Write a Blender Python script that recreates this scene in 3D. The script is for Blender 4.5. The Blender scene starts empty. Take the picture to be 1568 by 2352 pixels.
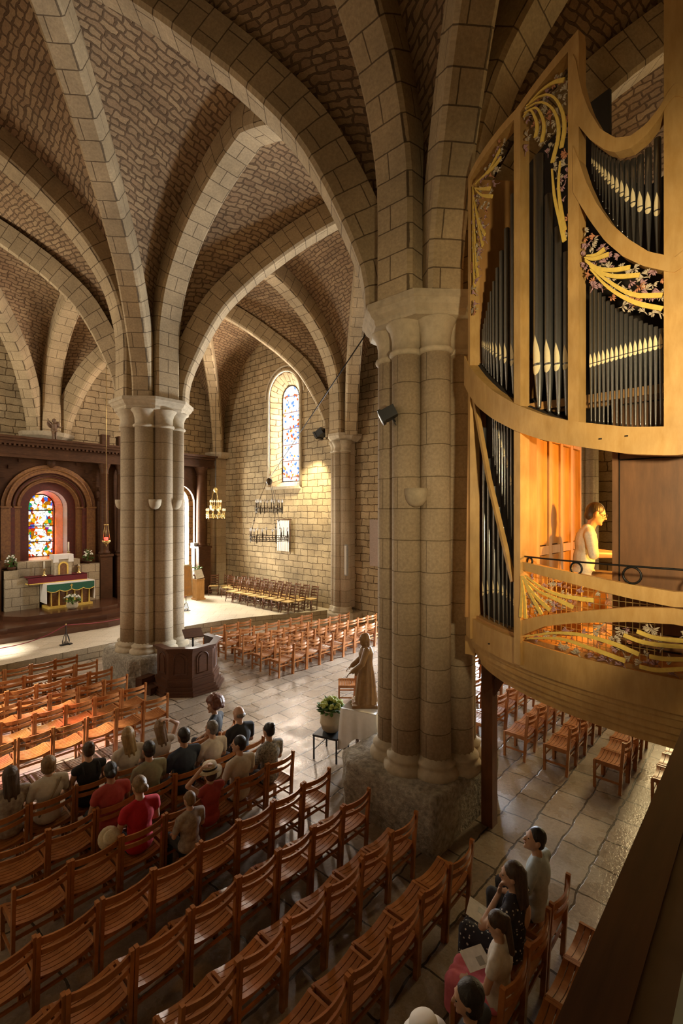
import bpy, math, random
from mathutils import Vector, Matrix, noise
from mathutils.geometry import tessellate_polygon
V = Vector
PI = math.pi
RND = random.Random(11)
SC = bpy.context.scene
COL = SC.collection

# ------------------------------------------------------------------ mesh helpers
class MB:
    def __init__(s):
        s.v = []; s.f = []; s.uv = []; s.m = []; s.s = []
    def add(s, vs, fs, uvs=None, mat=0, smooth=False):
        b = len(s.v)
        s.v += [tuple(p) for p in vs]
        for i, f in enumerate(fs):
            s.f.append(tuple(b + k for k in f))
            s.uv.append(uvs[i] if uvs else None)
            s.m.append(mat); s.s.append(smooth)
        return s
    def box(s, c, d, rz=0, mat=0, M=None):
        x, y, z = d[0] / 2, d[1] / 2, d[2] / 2
        ps = [V((i * x, j * y, k * z)) for k in (-1, 1) for j in (-1, 1) for i in (-1, 1)]
        if M is None: M = Matrix.Rotation(rz, 3, 'Z')
        ps = [M @ p + V(c) for p in ps]
        return s.add(ps, [(0, 2, 3, 1), (4, 5, 7, 6), (0, 1, 5, 4), (2, 6, 7, 3), (0, 4, 6, 2), (1, 3, 7, 5)], None, mat)
    def b2(s, lo, hi, mat=0):
        return s.box([(a + b) / 2 for a, b in zip(lo, hi)], [b - a for a, b in zip(lo, hi)], 0, mat)
    def sweep(s, pts, side, w, h, mat=0, up=None, smooth=False):
        # rectangular bar along pts; side: vector(s) across; w,h number or list
        n = len(pts); pts = [V(p) for p in pts]; vs = []
        for i, p in enumerate(pts):
            t = (pts[min(i + 1, n - 1)] - pts[max(i - 1, 0)]).normalized()
            sd = V(side[i] if isinstance(side, list) else side)
            sd = (sd - t * sd.dot(t)).normalized()
            u = t.cross(sd) if up is None else V(up)
            ww = (w[i] if isinstance(w, (list, tuple)) else w) / 2
            hh = (h[i] if isinstance(h, (list, tuple)) else h) / 2
            vs += [p - sd * ww - u * hh, p + sd * ww - u * hh, p + sd * ww + u * hh, p - sd * ww + u * hh]
        fs = []
        for i in range(n - 1):
            a = 4 * i
            for k in range(4):
                fs.append((a + k, a + (k + 1) % 4, a + 4 + (k + 1) % 4, a + 4 + k))
        fs += [(3, 2, 1, 0), (4 * n - 4, 4 * n - 3, 4 * n - 2, 4 * n - 1)]
        return s.add(vs, fs, None, mat, smooth)
    def tube(s, pts, r, n=8, mat=0, smooth=True):
        pts = [V(p) for p in pts]; N = len(pts); vs = []
        ref = None
        for i, p in enumerate(pts):
            t = (pts[min(i + 1, N - 1)] - pts[max(i - 1, 0)])
            t = t.normalized() if t.length > 1e-9 else V((0, 0, 1))
            if ref is None: ref = t.orthogonal()
            a = (ref - t * ref.dot(t))
            a = a.normalized() if a.length > 1e-6 else t.orthogonal().normalized()
            ref = a; b = t.cross(a)
            rr = r[i] if isinstance(r, (list, tuple)) else r
            vs += [p + (a * math.cos(2 * PI * k / n) + b * math.sin(2 * PI * k / n)) * rr for k in range(n)]
        fs = [(i * n + k, i * n + (k + 1) % n, (i + 1) * n + (k + 1) % n, (i + 1) * n + k) for i in range(N - 1) for k in range(n)]
        fs += [tuple(range(n - 1, -1, -1)), tuple((N - 1) * n + k for k in range(n))]
        return s.add(vs, fs, None, mat, smooth)
    def lathe(s, prof, n=16, c=(0, 0, 0), a0=0, smooth=True, mat=0, M=None, uvr=None):
        vs = []; c = V(c)
        for r, z in prof:
            for k in range(n):
                p = V((r * math.cos(a0 + 2 * PI * k / n), r * math.sin(a0 + 2 * PI * k / n), z))
                vs.append((M @ p if M is not None else p) + c)
        fs = []; uv = []
        rr = uvr or max(p[0] for p in prof)
        L = [0]
        for i in range(1, len(prof)):
            L.append(L[-1] + math.hypot(prof[i][0] - prof[i - 1][0], prof[i][1] - prof[i - 1][1]))
        for i in range(len(prof) - 1):
            for k in range(n):
                fs.append((i * n + k, i * n + (k + 1) % n, (i + 1) * n + (k + 1) % n, (i + 1) * n + k))
                u0, u1 = rr * 2 * PI * k / n, rr * 2 * PI * (k + 1) / n
                z0, z1 = prof[0][1] + L[i], prof[0][1] + L[i + 1]
                uv.append([(u0, z0), (u1, z0), (u1, z1), (u0, z1)])
        fs.append(tuple(range(n - 1, -1, -1))); uv.append([(0, 0)] * n)
        fs.append(tuple((len(prof) - 1) * n + k for k in range(n))); uv.append([(0, 0)] * n)
        return s.add(vs, fs, uv, mat, smooth)
    def ell(s, c, r, n=12, m=8, M=None, mat=0):
        prof = [(max(1e-4, math.sin(PI * i / m)), -math.cos(PI * i / m)) for i in range(m + 1)]
        D = Matrix.Diagonal(V(r))
        D = (M @ D) if M is not None else D
        return s.lathe(prof, n, c, 0, True, mat, D)
    def cap(s, p0, p1, r0, r1=None, n=10, mat=0):
        r1 = r0 if r1 is None else r1
        p0, p1 = V(p0), V(p1); t = p1 - p0; L = t.length
        t = t.normalized() if L > 1e-6 else V((0, 0, 1))
        ps, rs = [], []
        for a in (-80, -50, -20): ps.append(p0 + t * r0 * math.sin(math.radians(a))); rs.append(r0 * math.cos(math.radians(a)))
        for a in (20, 50, 80): ps.append(p1 + t * r1 * math.sin(math.radians(a))); rs.append(r1 * math.cos(math.radians(a)))
        return s.tube(ps, rs, n, mat)
    def prism(s, poly, z0, z1, mat=0):
        n = len(poly)
        vs = [(x, y, z0) for x, y in poly] + [(x, y, z1) for x, y in poly]
        fs = [(i, (i + 1) % n, n + (i + 1) % n, n + i) for i in range(n)]
        tri = tessellate_polygon([[V((x, y, 0)) for x, y in poly]])
        fs += [tuple(reversed(t)) for t in tri] + [tuple(n + k for k in t) for t in tri]
        return s.add(vs, fs, None, mat)
    def plate(s, poly, f3, th, holes=(), mat=0):
        # flat 2D outline (with holes) mapped by f3(u,v,w), thickness th along w
        loops = [list(poly)] + [list(h) for h in holes]
        flat = [p for l in loops for p in l]; n = len(flat)
        tri = tessellate_polygon([[V((a, b, 0)) for a, b in l] for l in loops])
        vs = [f3(a, b, 0) for a, b in flat] + [f3(a, b, th) for a, b in flat]
        fs = [tuple(t) for t in tri] + [tuple(n + k for k in reversed(t)) for t in tri]
        o = 0
        for l in loops:
            k = len(l)
            fs += [(o + i, o + (i + 1) % k, n + o + (i + 1) % k, n + o + i) for i in range(k)]
            o += k
        return s.add(vs, fs, None, mat)
    def build(s, name, mats, parent=None, loc=(0, 0, 0), rz=0):
        me = bpy.data.meshes.new(name)
        me.from_pydata(s.v, [], s.f)
        if not isinstance(mats, (list, tuple)): mats = [mats]
        for m in mats: me.materials.append(m)
        uvl = me.uv_layers.new(name='UVMap')
        co = s.v; data = [0.0] * (2 * len(me.loops)); li = 0
        for i, f in enumerate(s.f):
            u = s.uv[i]
            if u is None:
                a, b, c = V(co[f[0]]), V(co[f[1]]), V(co[f[2]])
                nn = (b - a).cross(c - a); ax = [abs(q) for q in nn]; k = ax.index(max(ax))
                for vi in f:
                    p = co[vi]
                    q = (p[1], p[2]) if k == 0 else (p[0], p[2]) if k == 1 else (p[0], p[1])
                    data[2 * li] = q[0]; data[2 * li + 1] = q[1]; li += 1
            else:
                for q in u:
                    data[2 * li] = q[0]; data[2 * li + 1] = q[1]; li += 1
        uvl.data.foreach_set('uv', data)
        me.polygons.foreach_set('material_index', s.m)
        me.polygons.foreach_set('use_smooth', s.s)
        me.update()
        return link(name, me, parent, loc, rz)

def link(name, me, parent=None, loc=(0, 0, 0), rz=0):
    o = bpy.data.objects.new(name, me); COL.objects.link(o)
    o.location = loc; o.rotation_euler = (0, 0, rz)
    if parent is not None: o.parent = parent
    return o
def tag(o, label, cat=None, group=None, kind=None):
    if label: o['label'] = label
    if cat: o['category'] = cat
    if group: o['group'] = group
    if kind: o['kind'] = kind
    return o
def thing(name, label, cat, loc=(0, 0, 0), rz=0, group=None, kind=None):
    return tag(link(name, None, None, loc, rz), label, cat, group, kind)
def dup(root, loc, rz, label, group=None):
    r = root.copy(); COL.objects.link(r); r.location = loc; r.rotation_euler = (0, 0, rz)
    r['label'] = label
    if group: r['group'] = group
    for ch in list(root.children):
        c = ch.copy(); COL.objects.link(c); c.parent = r
        for g in list(ch.children):
            d = g.copy(); COL.objects.link(d); d.parent = c
    return r
def fuse(name, mb, mat, voxel, parent=None, smooth=3, loc=(0, 0, 0), rz=0):
    # blends the overlapping limbs of a figure into one continuous skin
    tmp = mb.build('tmp', mat)
    m = tmp.modifiers.new('r', 'REMESH'); m.mode = 'VOXEL'; m.voxel_size = voxel; m.use_smooth_shade = True
    if smooth:
        q = tmp.modifiers.new('s', 'SMOOTH'); q.factor = .5; q.iterations = smooth
    dg = bpy.context.evaluated_depsgraph_get()
    me = bpy.data.meshes.new_from_object(tmp.evaluated_get(dg), depsgraph=dg)
    old = tmp.data
    bpy.data.objects.remove(tmp); bpy.data.meshes.remove(old)
    me.name = name
    if not me.materials: me.materials.append(mat)
    return link(name, me, parent, loc, rz)
def arc(cx, cy, r, a0, a1, n):
    return [(cx + r * math.cos(a0 + (a1 - a0) * i / n), cy + r * math.sin(a0 + (a1 - a0) * i / n)) for i in range(n + 1)]
def arch2(c, hw, z0, zs, n=14):   # outline of a round-headed opening
    return [(c - hw, z0), (c + hw, z0)] + arc(c, zs, hw, 0, PI, n)
def interp(tab, x):
    if x <= tab[0][0]: return tab[0][1]
    for (a, b), (c, d) in zip(tab, tab[1:]):
        if x <= c: return b + (d - b) * (x - a) / (c - a)
    return tab[-1][1]
def smooth_path(pts, n):
    # Catmull-Rom through the points, resampled evenly
    P = [V(p) for p in pts]; out = []
    for i in range(len(P) - 1):
        p0 = P[i - 1] if i else P[0] * 2 - P[1]; p1, p2 = P[i], P[i + 1]
        p3 = P[i + 2] if i + 2 < len(P) else P[-1] * 2 - P[-2]
        for k in range(8):
            t = k / 8
            out.append(.5 * ((2 * p1) + (p2 - p0) * t + (2 * p0 - 5 * p1 + 4 * p2 - p3) * t * t + (3 * p1 - p0 - 3 * p2 + p3) * t ** 3))
    out.append(P[-1])
    L = [0]
    for a, b in zip(out, out[1:]): L.append(L[-1] + (b - a).length)
    res = []; j = 0
    for k in range(n + 1):
        d = L[-1] * k / n
        while j < len(L) - 2 and L[j + 1] < d: j += 1
        q = (d - L[j]) / max(1e-9, L[j + 1] - L[j])
        res.append(out[j].lerp(out[j + 1], min(1, max(0, q))))
    return res

# ------------------------------------------------------------------ materials
def newmat(name):
    m = bpy.data.materials.new(name); m.use_nodes = True
    nt = m.node_tree; nt.nodes.clear()
    out = nt.nodes.new('ShaderNodeOutputMaterial')
    return m, nt, out
def N(nt, t, **kw):
    n = nt.nodes.new(t)
    for k, v in kw.items():
        if k in n.inputs: n.inputs[k].default_value = v
        else: setattr(n, k, v)
    return n
def rgba(c): return (c[0], c[1], c[2], 1)
def ramp(nt, fac, stops, interp='LINEAR'):
    r = N(nt, 'ShaderNodeValToRGB'); cr = r.color_ramp; cr.interpolation = interp
    while len(cr.elements) > 1: cr.elements.remove(cr.elements[-1])
    for i, (p, c) in enumerate(stops):
        e = cr.elements[0] if i == 0 else cr.elements.new(p)
        e.position = p; e.color = rgba(c) if not isinstance(c, (int, float)) else (c, c, c, 1)
    nt.links.new(fac, r.inputs[0]); return r.outputs[0]
def mixc(nt, a, b, fac, mode='MIX'):
    m = N(nt, 'ShaderNodeMix', data_type='RGBA', blend_type=mode)
    for sock, v in ((m.inputs[0], fac), (m.inputs[6], a), (m.inputs[7], b)):
        if hasattr(v, 'links'): nt.links.new(v, sock)
        else: sock.default_value = v if isinstance(v, (int, float)) else rgba(v)
    return m.outputs[2]
def coords(nt, kind='Object', scale=(1, 1, 1)):
    t = N(nt, 'ShaderNodeTexCoord'); mp = N(nt, 'ShaderNodeMapping')
    mp.inputs['Scale'].default_value = scale
    nt.links.new(t.outputs[kind], mp.inputs[0]); return mp.outputs[0]
def ntex(nt, vec, scale, detail=4, rough=.6, out='Fac'):
    n = N(nt, 'ShaderNodeTexNoise'); n.inputs['Scale'].default_value = scale
    n.inputs['Detail'].default_value = detail; n.inputs['Roughness'].default_value = rough
    nt.links.new(vec, n.inputs['Vector']); return n.outputs[out]
def bumpn(nt, h, strength, dist, prev=None):
    b = N(nt, 'ShaderNodeBump'); b.inputs['Strength'].default_value = strength; b.inputs['Distance'].default_value = dist
    nt.links.new(h, b.inputs['Height'])
    if prev is not None: nt.links.new(prev, b.inputs['Normal'])
    return b.outputs[0]
def finish(nt, out, col, rough, metal=0., normal=None, spec=.5, sheen=0):
    p = N(nt, 'ShaderNodeBsdfPrincipled')
    for sock, v in ((p.inputs['Base Color'], col), (p.inputs['Roughness'], rough), (p.inputs['Metallic'], metal)):
        if hasattr(v, 'links'): nt.links.new(v, sock)
        else: sock.default_value = v if isinstance(v, (int, float)) else rgba(v)
    p.inputs['Specular IOR Level'].default_value = spec
    if normal is not None: nt.links.new(normal, p.inputs['Normal'])
    nt.links.new(p.outputs[0], out.inputs[0]); return p
def stone(name, c1, c2, mort, bw, rh, ms, bump=.5, rough=.85, wob=.012, rot=0, dist=.02, squash=None, var=.35, spec=.25, rlo=None):
    m, nt, out = newmat(name)
    uv = coords(nt, 'UV')
    if rot:
        uv.node.inputs['Rotation'].default_value = (0, 0, rot)
    nz = ntex(nt, uv, 3.0, 2, .6, 'Color')
    sub = N(nt, 'ShaderNodeVectorMath', operation='SUBTRACT'); nt.links.new(nz, sub.inputs[0]); sub.inputs[1].default_value = (.5, .5, .5)
    scl = N(nt, 'ShaderNodeVectorMath', operation='SCALE'); nt.links.new(sub.outputs[0], scl.inputs[0]); scl.inputs['Scale'].default_value = wob * 4
    ad = N(nt, 'ShaderNodeVectorMath', operation='ADD'); nt.links.new(uv, ad.inputs[0]); nt.links.new(scl.outputs[0], ad.inputs[1])
    b = N(nt, 'ShaderNodeTexBrick'); nt.links.new(ad.outputs[0], b.inputs['Vector'])
    b.inputs['Color1'].default_value = rgba(c1); b.inputs['Color2'].default_value = rgba(c2); b.inputs['Mortar'].default_value = rgba(mort)
    b.inputs['Scale'].default_value = 1; b.inputs['Mortar Size'].default_value = ms; b.inputs['Mortar Smooth'].default_value = .25
    b.inputs['Brick Width'].default_value = bw; b.inputs['Row Height'].default_value = rh
    if squash: b.squash = squash; b.squash_frequency = 3
    big = ntex(nt, uv, .7, 4, .65)
    fine = ntex(nt, uv, 22, 3, .7)
    col = mixc(nt, b.outputs['Color'], ramp(nt, big, [(.3, 1 - var), (.7, 1 + var * .35)]), 1, 'MULTIPLY')
    col = mixc(nt, col, ramp(nt, fine, [(.3, .78), (.7, 1.12)]), 1, 'MULTIPLY')
    inv = N(nt, 'ShaderNodeMath', operation='SUBTRACT'); inv.inputs[0].default_value = 1; nt.links.new(b.outputs['Fac'], inv.inputs[1])
    add = N(nt, 'ShaderNodeMath', operation='MULTIPLY_ADD'); nt.links.new(fine, add.inputs[0]); add.inputs[1].default_value = .35; nt.links.new(inv.outputs[0], add.inputs[2])
    nrm = bumpn(nt, add.outputs[0], bump, dist)
    r = rough
    if rlo is not None:
        r = ramp(nt, ntex(nt, uv, 1.6, 4, .6), [(.35, rlo), (.65, rough)])
    finish(nt, out, col, r, 0, nrm, spec)
    return m
def plain(name, c, rough=.6, metal=0., nscale=20, amt=.2, bump=.0, c2=None, spec=.5, stretch=(1, 1, 1), bdist=.005):
    m, nt, out = newmat(name)
    co = coords(nt, 'Object', stretch)
    f = ntex(nt, co, nscale, 4, .6)
    c2 = c2 or [q * (1 - amt) for q in c]
    col = ramp(nt, f, [(.3, c2), (.7, c)])
    nrm = bumpn(nt, f, bump, bdist) if bump else None
    finish(nt, out, col, rough, metal, nrm, spec); return m
def wood(name, c, c2, rough=.4, scale=(3, 30, 30), spec=.5):
    m, nt, out = newmat(name)
    co = coords(nt, 'Object', scale)
    f = ntex(nt, co, 1.5, 5, .65); g = ntex(nt, coords(nt, 'Object'), 2.5, 2, .5)
    col = mixc(nt, ramp(nt, f, [(.3, c2), (.65, c)]), ramp(nt, g, [(.3, .82), (.7, 1.1)]), 1, 'MULTIPLY')
    finish(nt, out, col, rough, 0, bumpn(nt, f, .15, .002), spec); return m
def glow(name, c, k):
    m, nt, out = newmat(name)
    e = N(nt, 'ShaderNodeEmission'); e.inputs[0].default_value = rgba(c); e.inputs[1].default_value = k
    nt.links.new(e.outputs[0], out.inputs[0]); return m
def glass_pane(name, stops, scale, lead=.03, add=.3, dark=(.01, .01, .01), stretch=(1, 1, 1), barh=0, figure=None):
    # leaded glass: coloured panes let the daylight behind them through
    m, nt, out = newmat(name)
    uv = coords(nt, 'UV', stretch)
    v = N(nt, 'ShaderNodeTexVoronoi'); v.inputs['Scale'].default_value = scale; nt.links.new(uv, v.inputs['Vector'])
    e = N(nt, 'ShaderNodeTexVoronoi', feature='DISTANCE_TO_EDGE'); e.inputs['Scale'].default_value = scale; nt.links.new(uv, e.inputs['Vector'])
    sp = N(nt, 'ShaderNodeSeparateColor'); nt.links.new(v.outputs['Color'], sp.inputs[0])
    col = ramp(nt, sp.outputs[0], stops, 'CONSTANT')
    if figure:
        s = N(nt, 'ShaderNodeSeparateXYZ'); nt.links.new(coords(nt, 'UV'), s.inputs[0])
        d = N(nt, 'ShaderNodeMath', operation='SUBTRACT'); nt.links.new(s.outputs[0], d.inputs[0]); d.inputs[1].default_value = figure
        ab = N(nt, 'ShaderNodeMath', operation='ABSOLUTE'); nt.links.new(d.outputs[0], ab.inputs[0])
        nz = ntex(nt, coords(nt, 'UV', (1, .6, 1)), 3.2, 2, .5)
        ad = N(nt, 'ShaderNodeMath', operation='MULTIPLY_ADD'); nt.links.new(nz, ad.inputs[0]); ad.inputs[1].default_value = .7; nt.links.new(ab.outputs[0], ad.inputs[2])
        fig = ramp(nt, sp.outputs[1], [(0, (1, .95, .8)), (.55, (1, .45, .02)), (.72, (1, .98, .9)), (.92, (.8, .1, .01))], 'CONSTANT')
        col = mixc(nt, col, fig, ramp(nt, ad.outputs[0], [(.50, 1), (.54, 0)]))
        col = mixc(nt, col, (.5, .03, .004), ramp(nt, ab.outputs[0], [(.46, 0), (.475, 1)]))
    col = mixc(nt, dark, col, ramp(nt, e.outputs[0], [(lead, 0), (lead * 1.6, 1)]))
    if barh:
        s = N(nt, 'ShaderNodeSeparateXYZ'); nt.links.new(coords(nt, 'UV'), s.inputs[0])
        a = N(nt, 'ShaderNodeMath', operation='PINGPONG'); nt.links.new(s.outputs[1], a.inputs[0]); a.inputs[1].default_value = barh / 2
        col = mixc(nt, dark, col, ramp(nt, a.outputs[0], [(.018, 0), (.024, 1)]))
    t = N(nt, 'ShaderNodeBsdfTransparent'); nt.links.new(col, t.inputs[0])
    em = N(nt, 'ShaderNodeEmission'); nt.links.new(col, em.inputs[0]); em.inputs[1].default_value = add
    a = N(nt, 'ShaderNodeAddShader'); nt.links.new(t.outputs[0], a.inputs[0]); nt.links.new(em.outputs[0], a.inputs[1])
    nt.links.new(a.outputs[0], out.inputs[0]); return m

M_WALL = stone('ashlar_wall', (.52, .40, .235), (.43, .32, .18), (.14, .09, .045), .64, .285, .016, 1.0, wob=.03, squash=.7, var=.5)
M_RIB = stone('voussoirs', (.50, .385, .235), (.43, .325, .19), (.15, .105, .06), .58, .36, .010, .5, wob=.005)
M_WEB = stone('vault_rubble', (.42, .285, .155), (.31, .195, .105), (.16, .098, .052), .34, .145, .02, 1.0, wob=.055, dist=.04, squash=.6)
M_PIL = stone('pillar_drums', (.51, .40, .27), (.46, .355, .23), (.22, .165, .10), 1.6, .46, .008, .35, wob=.004, var=.25)
M_CAP = plain('capital_stone', (.52, .43, .30), .85, 0, 9, .25, .25, spec=.25)
M_ROUGH = plain('rough_plinth', (.46, .41, .33), .95, 0, 14, .55, 1.0, spec=.2, bdist=.04)
M_FLOOR = stone('flagstones', (.42, .335, .25), (.30, .23, .165), (.075, .055, .035), .82, .44, .014, .6, .45, wob=.025, squash=.75, spec=.6, rlo=.17)
M_PLAT = stone('platform_paving', (.55, .47, .35), (.50, .42, .30), (.28, .22, .14), .66, .66, .006, .2, .6, wob=.004, rot=.785, spec=.4, var=.2)
M_STEP = stone('platform_kerb', (.50, .41, .27), (.44, .35, .22), (.20, .15, .09), .7, .18, .01, .5, wob=.01)
M_CHAIR = wood('chair_wood', (.43, .168, .05), (.31, .11, .03), .27, (6, 6, 6))
M_DWOOD = wood('dark_oak', (.10, .040, .019), (.055, .022, .011), .4, (3, 30, 30), .3)
M_RWOOD = wood('retable_oak', (.095, .042, .018), (.048, .02, .009), .55, (4, 4, 30), .18)
M_DAIS = wood('dais_wood', (.11, .045, .022), (.07, .028, .014), .22)
M_OAK = wood('light_oak', (.57, .355, .13), (.47, .27, .08), .45, (10, 10, 3))
M_OAKP = wood('panel_oak', (.50, .27, .09), (.40, .20, .06), .5, (12, 12, 2))
M_OAKSHADE = wood('cabinet_walnut', (.19, .085, .028), (.13, .058, .019), .5, (12, 12, 2))  # panel oak with the cabinet's shade put into the colour
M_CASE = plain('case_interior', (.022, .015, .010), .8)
M_TIN = plain('pipe_tin', (.30, .30, .29), .28, .9, 30, .1, spec=.5)
M_GOLD = plain('gilding', (.86, .62, .22), .38, .45, 30, .15)
M_GILT = plain('gilt_strip', (.88, .62, .13), .5, .0, 25, .2)
M_LIP = plain('gilt_lip', (1.0, .86, .52), .4, .1, 30, .1)
M_IVORY = plain('carved_ivory', (.62, .52, .38), .6, 0, 20, .3)
M_MAUVE = plain('carved_mauve', (.48, .28, .30), .6, 0, 20, .3)
M_CORAL = plain('carved_coral', (.60, .26, .13), .6, 0, 20, .3)
M_SUPP = wood('gallery_post_wood', (.20, .075, .03), (.13, .05, .02), .45, (8, 8, 2))
M_IRON = plain('black_iron', (.022, .020, .018), .45, .6)
M_BLACK = plain('black_plastic', (.012, .012, .012), .5)
M_BRONZE = plain('bronze_brown', (.09, .06, .03), .4, .7)
M_WHITE = plain('white_linen', (.86, .84, .80), .85, 0, 12, .08, .1)
M_PAPER = plain('white_paper', (.80, .79, .76), .7)
M_RED = plain('crimson_cloth', (.16, .012, .018), .8, 0, 30, .3)
M_GREEN = plain('green_cloth', (.025, .13, .075), .8, 0, 30, .3)
M_LEAF = plain('green_leaf', (.10, .21, .035), .6, 0, 15, .5)
M_LIME = plain('lime_blossom', (.42, .50, .12), .7, 0, 15, .3)
M_CREAM = plain('cream_pot', (.58, .50, .34), .7, 0, 15, .2, .15)
M_PETAL = plain('white_petal', (.80, .78, .70), .7)
M_STAT = plain('carved_figure_wood', (.30, .165, .06), .45, 0, 12, .35, .15)
M_CHERUB = plain('cherub_wood', (.15, .085, .045), .55)
M_RUSH = plain('rush_seat', (.55, .36, .13), .8, 0, 60, .35, .3)
M_LADW = wood('walnut_chair_wood', (.16, .065, .03), (.10, .04, .018), .28, (8, 8, 8))
M_ROPE = plain('crimson_rope', (.25, .03, .04), .8)
M_BRASS = plain('brass', (.75, .55, .22), .3, .9)
M_REDPAINT = plain('red_painted_arch', (.13, .022, .014), .55, 0, 10, .5, c2=(.06, .014, .01))
M_GOLDPAINT = plain('gold_painted_arch', (.27, .125, .035), .5, 0, 14, .5, c2=(.14, .055, .02))
M_TAB = plain('tabernacle_stone', (.58, .50, .36), .7, 0, 12, .3)
M_CANDLE = plain('candle_wax', (.85, .80, .66), .5)
M_BULB = glow('flame_bulb', (1, .72, .40), 3.0)
M_BULBOFF = plain('frosted_bulb', (.95, .88, .78), .4)
M_LAMPRED = glow('red_glass_flame', (1, .03, .02), 14)
M_ORANGEPIC = plain('painted_tapestry', (.55, .28, .08), .8, 0, 6, .5, c2=(.38, .22, .10))
M_GREY = plain('grey_metal', (.40, .40, .38), .5, .2)
M_RAIL = plain('tribune_rail_wood', (.16, .10, .06), .5, 0, 8, .4)
M_RAILG = plain('tribune_rail_edge', (.55, .66, .56), .6)
# ------------------------------------------------------------------ architecture
XL = [-2.0, 6.5, 15.0]
YL = [-5.25, 4.07, 13.17, 22.6]
ZS = 7.62
TR = ([0, 0, 0, .06, .35, .88, 1.4, 2.15, 2.85, 3.4], [0, .7, 1.4, 2.0, 2.9, 3.65, 4.15, 4.65, 4.98, 5.16], .93, 3.4)
DG = ([0, .06, .39, .8, 1.23, 1.98, 2.42, 3.4, 4.47, 5.28], [0, .6, 1.41, 2.2, 2.81, 3.52, 3.87, 4.58, 5.2, 5.5], .98, 5.28)
NP = 24
def half(prof, L):
    xs, zs, s0, xe = prof
    k = (L - s0) / xe
    return smooth_path([(s0 + x * k, 0, ZS + z) for x, z in zip(xs, zs)], NP)
def normals(path, flat_end):
    ns = []
    for i in range(len(path)):
        a = path[max(i - 1, 0)]; b = path[min(i + 1, len(path) - 1)]
        t = (b - a).normalized(); ns.append(V((-t.z, 0, t.x)))
    if flat_end: ns[-1] = V((0, 0, 1))
    ns[0] = V((-1, 0, 0)); return ns
def extrados(prof, L, dep):
    p = half(prof, L); n = normals(p, True)
    return [a + b * dep for a, b in zip(p, n)]
def arch_mesh(P, Q, prof, w, dep, name, label):
    P, Q = V((P[0], P[1], 0)), V((Q[0], Q[1], 0))
    u = (Q - P); Lf = u.length; u.normalize(); side = V((-u.y, u.x, 0))
    h = half(prof, Lf / 2); n = normals(h, True)
    pts = [(a.x, a.z, b.x, b.z) for a, b in zip(h, n)]
    pts += [(Lf - a.x, a.z, -b.x, b.z) for a, b in list(zip(h, n))[-2::-1]]
    c = .055
    sec = [(-w / 2, dep), (-w / 2, c), (-w / 2 + c, 0), (w / 2 - c, 0), (w / 2, c), (w / 2, dep)]
    # joints run across the soffit and up both cheeks
    us = [-(dep - c) - c, -c * .4, 0, w - 2 * c, w - c * 1.6, w + dep - 2 * c]
    vs, fs, uv = [], [], []; acc = 0; m = len(sec); prev = None
    for i, (s, z, nx, nz) in enumerate(pts):
        q = V((s, 0, z))
        if prev is not None: acc += (q - prev).length
        prev = q
        for a, d in sec:
            vs.append(P + u * (s + nx * d) + side * a + V((0, 0, z + nz * d)))
        if i:
            for k in range(m - 1):
                b0 = (i - 1) * m + k; b1 = i * m + k
                fs.append((b0, b0 + 1, b1 + 1, b1))
                uv.append([(us[k], oldacc), (us[k + 1], oldacc), (us[k + 1], acc), (us[k], acc)])
        oldacc = acc
    mb = MB().add(vs, fs, uv)
    return tag(mb.build(name, M_RIB), label, 'arch', None, 'structure')
def lab_bay(i, j):
    return ('left aisle' if i == 0 else 'right aisle') + ' ' + ('west end', 'middle', 'east end')[j]

WD = .55
for i in range(2):
    for j in range(3):
        x0, x1, y0, y1 = XL[i], XL[i + 1], YL[j], YL[j + 1]
        cx, cy = (x0 + x1) / 2, (y0 + y1) / 2
        Ld = math.hypot(cx - x0, cy - y0)
        dg = extrados(DG, Ld, WD)
        ax = extrados(TR, (x1 - x0) / 2, WD); ay = extrados(TR, (y1 - y0) / 2, WD)
        mb = MB()
        for (px, sx) in ((x0, 1), (x1, -1)):
            for (py, sy) in ((y0, 1), (y1, -1)):
                dx, dy = sx * (cx - x0) / Ld, sy * (cy - y0) / Ld
                D = [V((px + dx * p.x, py + dy * p.x, p.z)) for p in dg]
                for kind in (0, 1):
                    B = [V((px + sx * p.x, py, p.z)) for p in ax] if kind == 0 else [V((px, py + sy * p.x, p.z)) for p in ay]
                    MM = 7; vs = []; uvs = []; acc = 0
                    for k in range(NP + 1):
                        if k: acc += .5 * ((B[k] - B[k - 1]).length + (D[k] - D[k - 1]).length)
                        wd = (D[k] - B[k]).length
                        for mI in range(MM + 1):
                            t = mI / MM
                            p = B[k].lerp(D[k], t); p.z += .10 * math.sin(PI * t) * min(1, k / 8)
                            vs.append(p); uvs.append((t * wd + .37 * kind, acc))
                    fs, uu = [], []
                    for k in range(NP):
                        for mI in range(MM):
                            a = k * (MM + 1) + mI; q = (a, a + 1, a + MM + 2, a + MM + 1)
                            fs.append(q); uu.append([uvs[z] for z in q])
                    mb.add(vs, fs, uu, 0, True)
        tag(mb.build('ceiling', M_WEB), 'rubble stone vault web over the ' + lab_bay(i, j) + ' bay', 'vault', None, 'structure')
        if (i, j) != (1, 0) or True:
            arch_mesh((x0, y0), (x1, y1), DG, .50, .62, 'diagonal_rib', 'stone diagonal rib of the ' + lab_bay(i, j) + ' vault rising from its near left corner')
            arch_mesh((x1, y0), (x0, y1), DG, .50, .62, 'diagonal_rib', 'stone diagonal rib of the ' + lab_bay(i, j) + ' vault rising from its near right corner')
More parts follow.
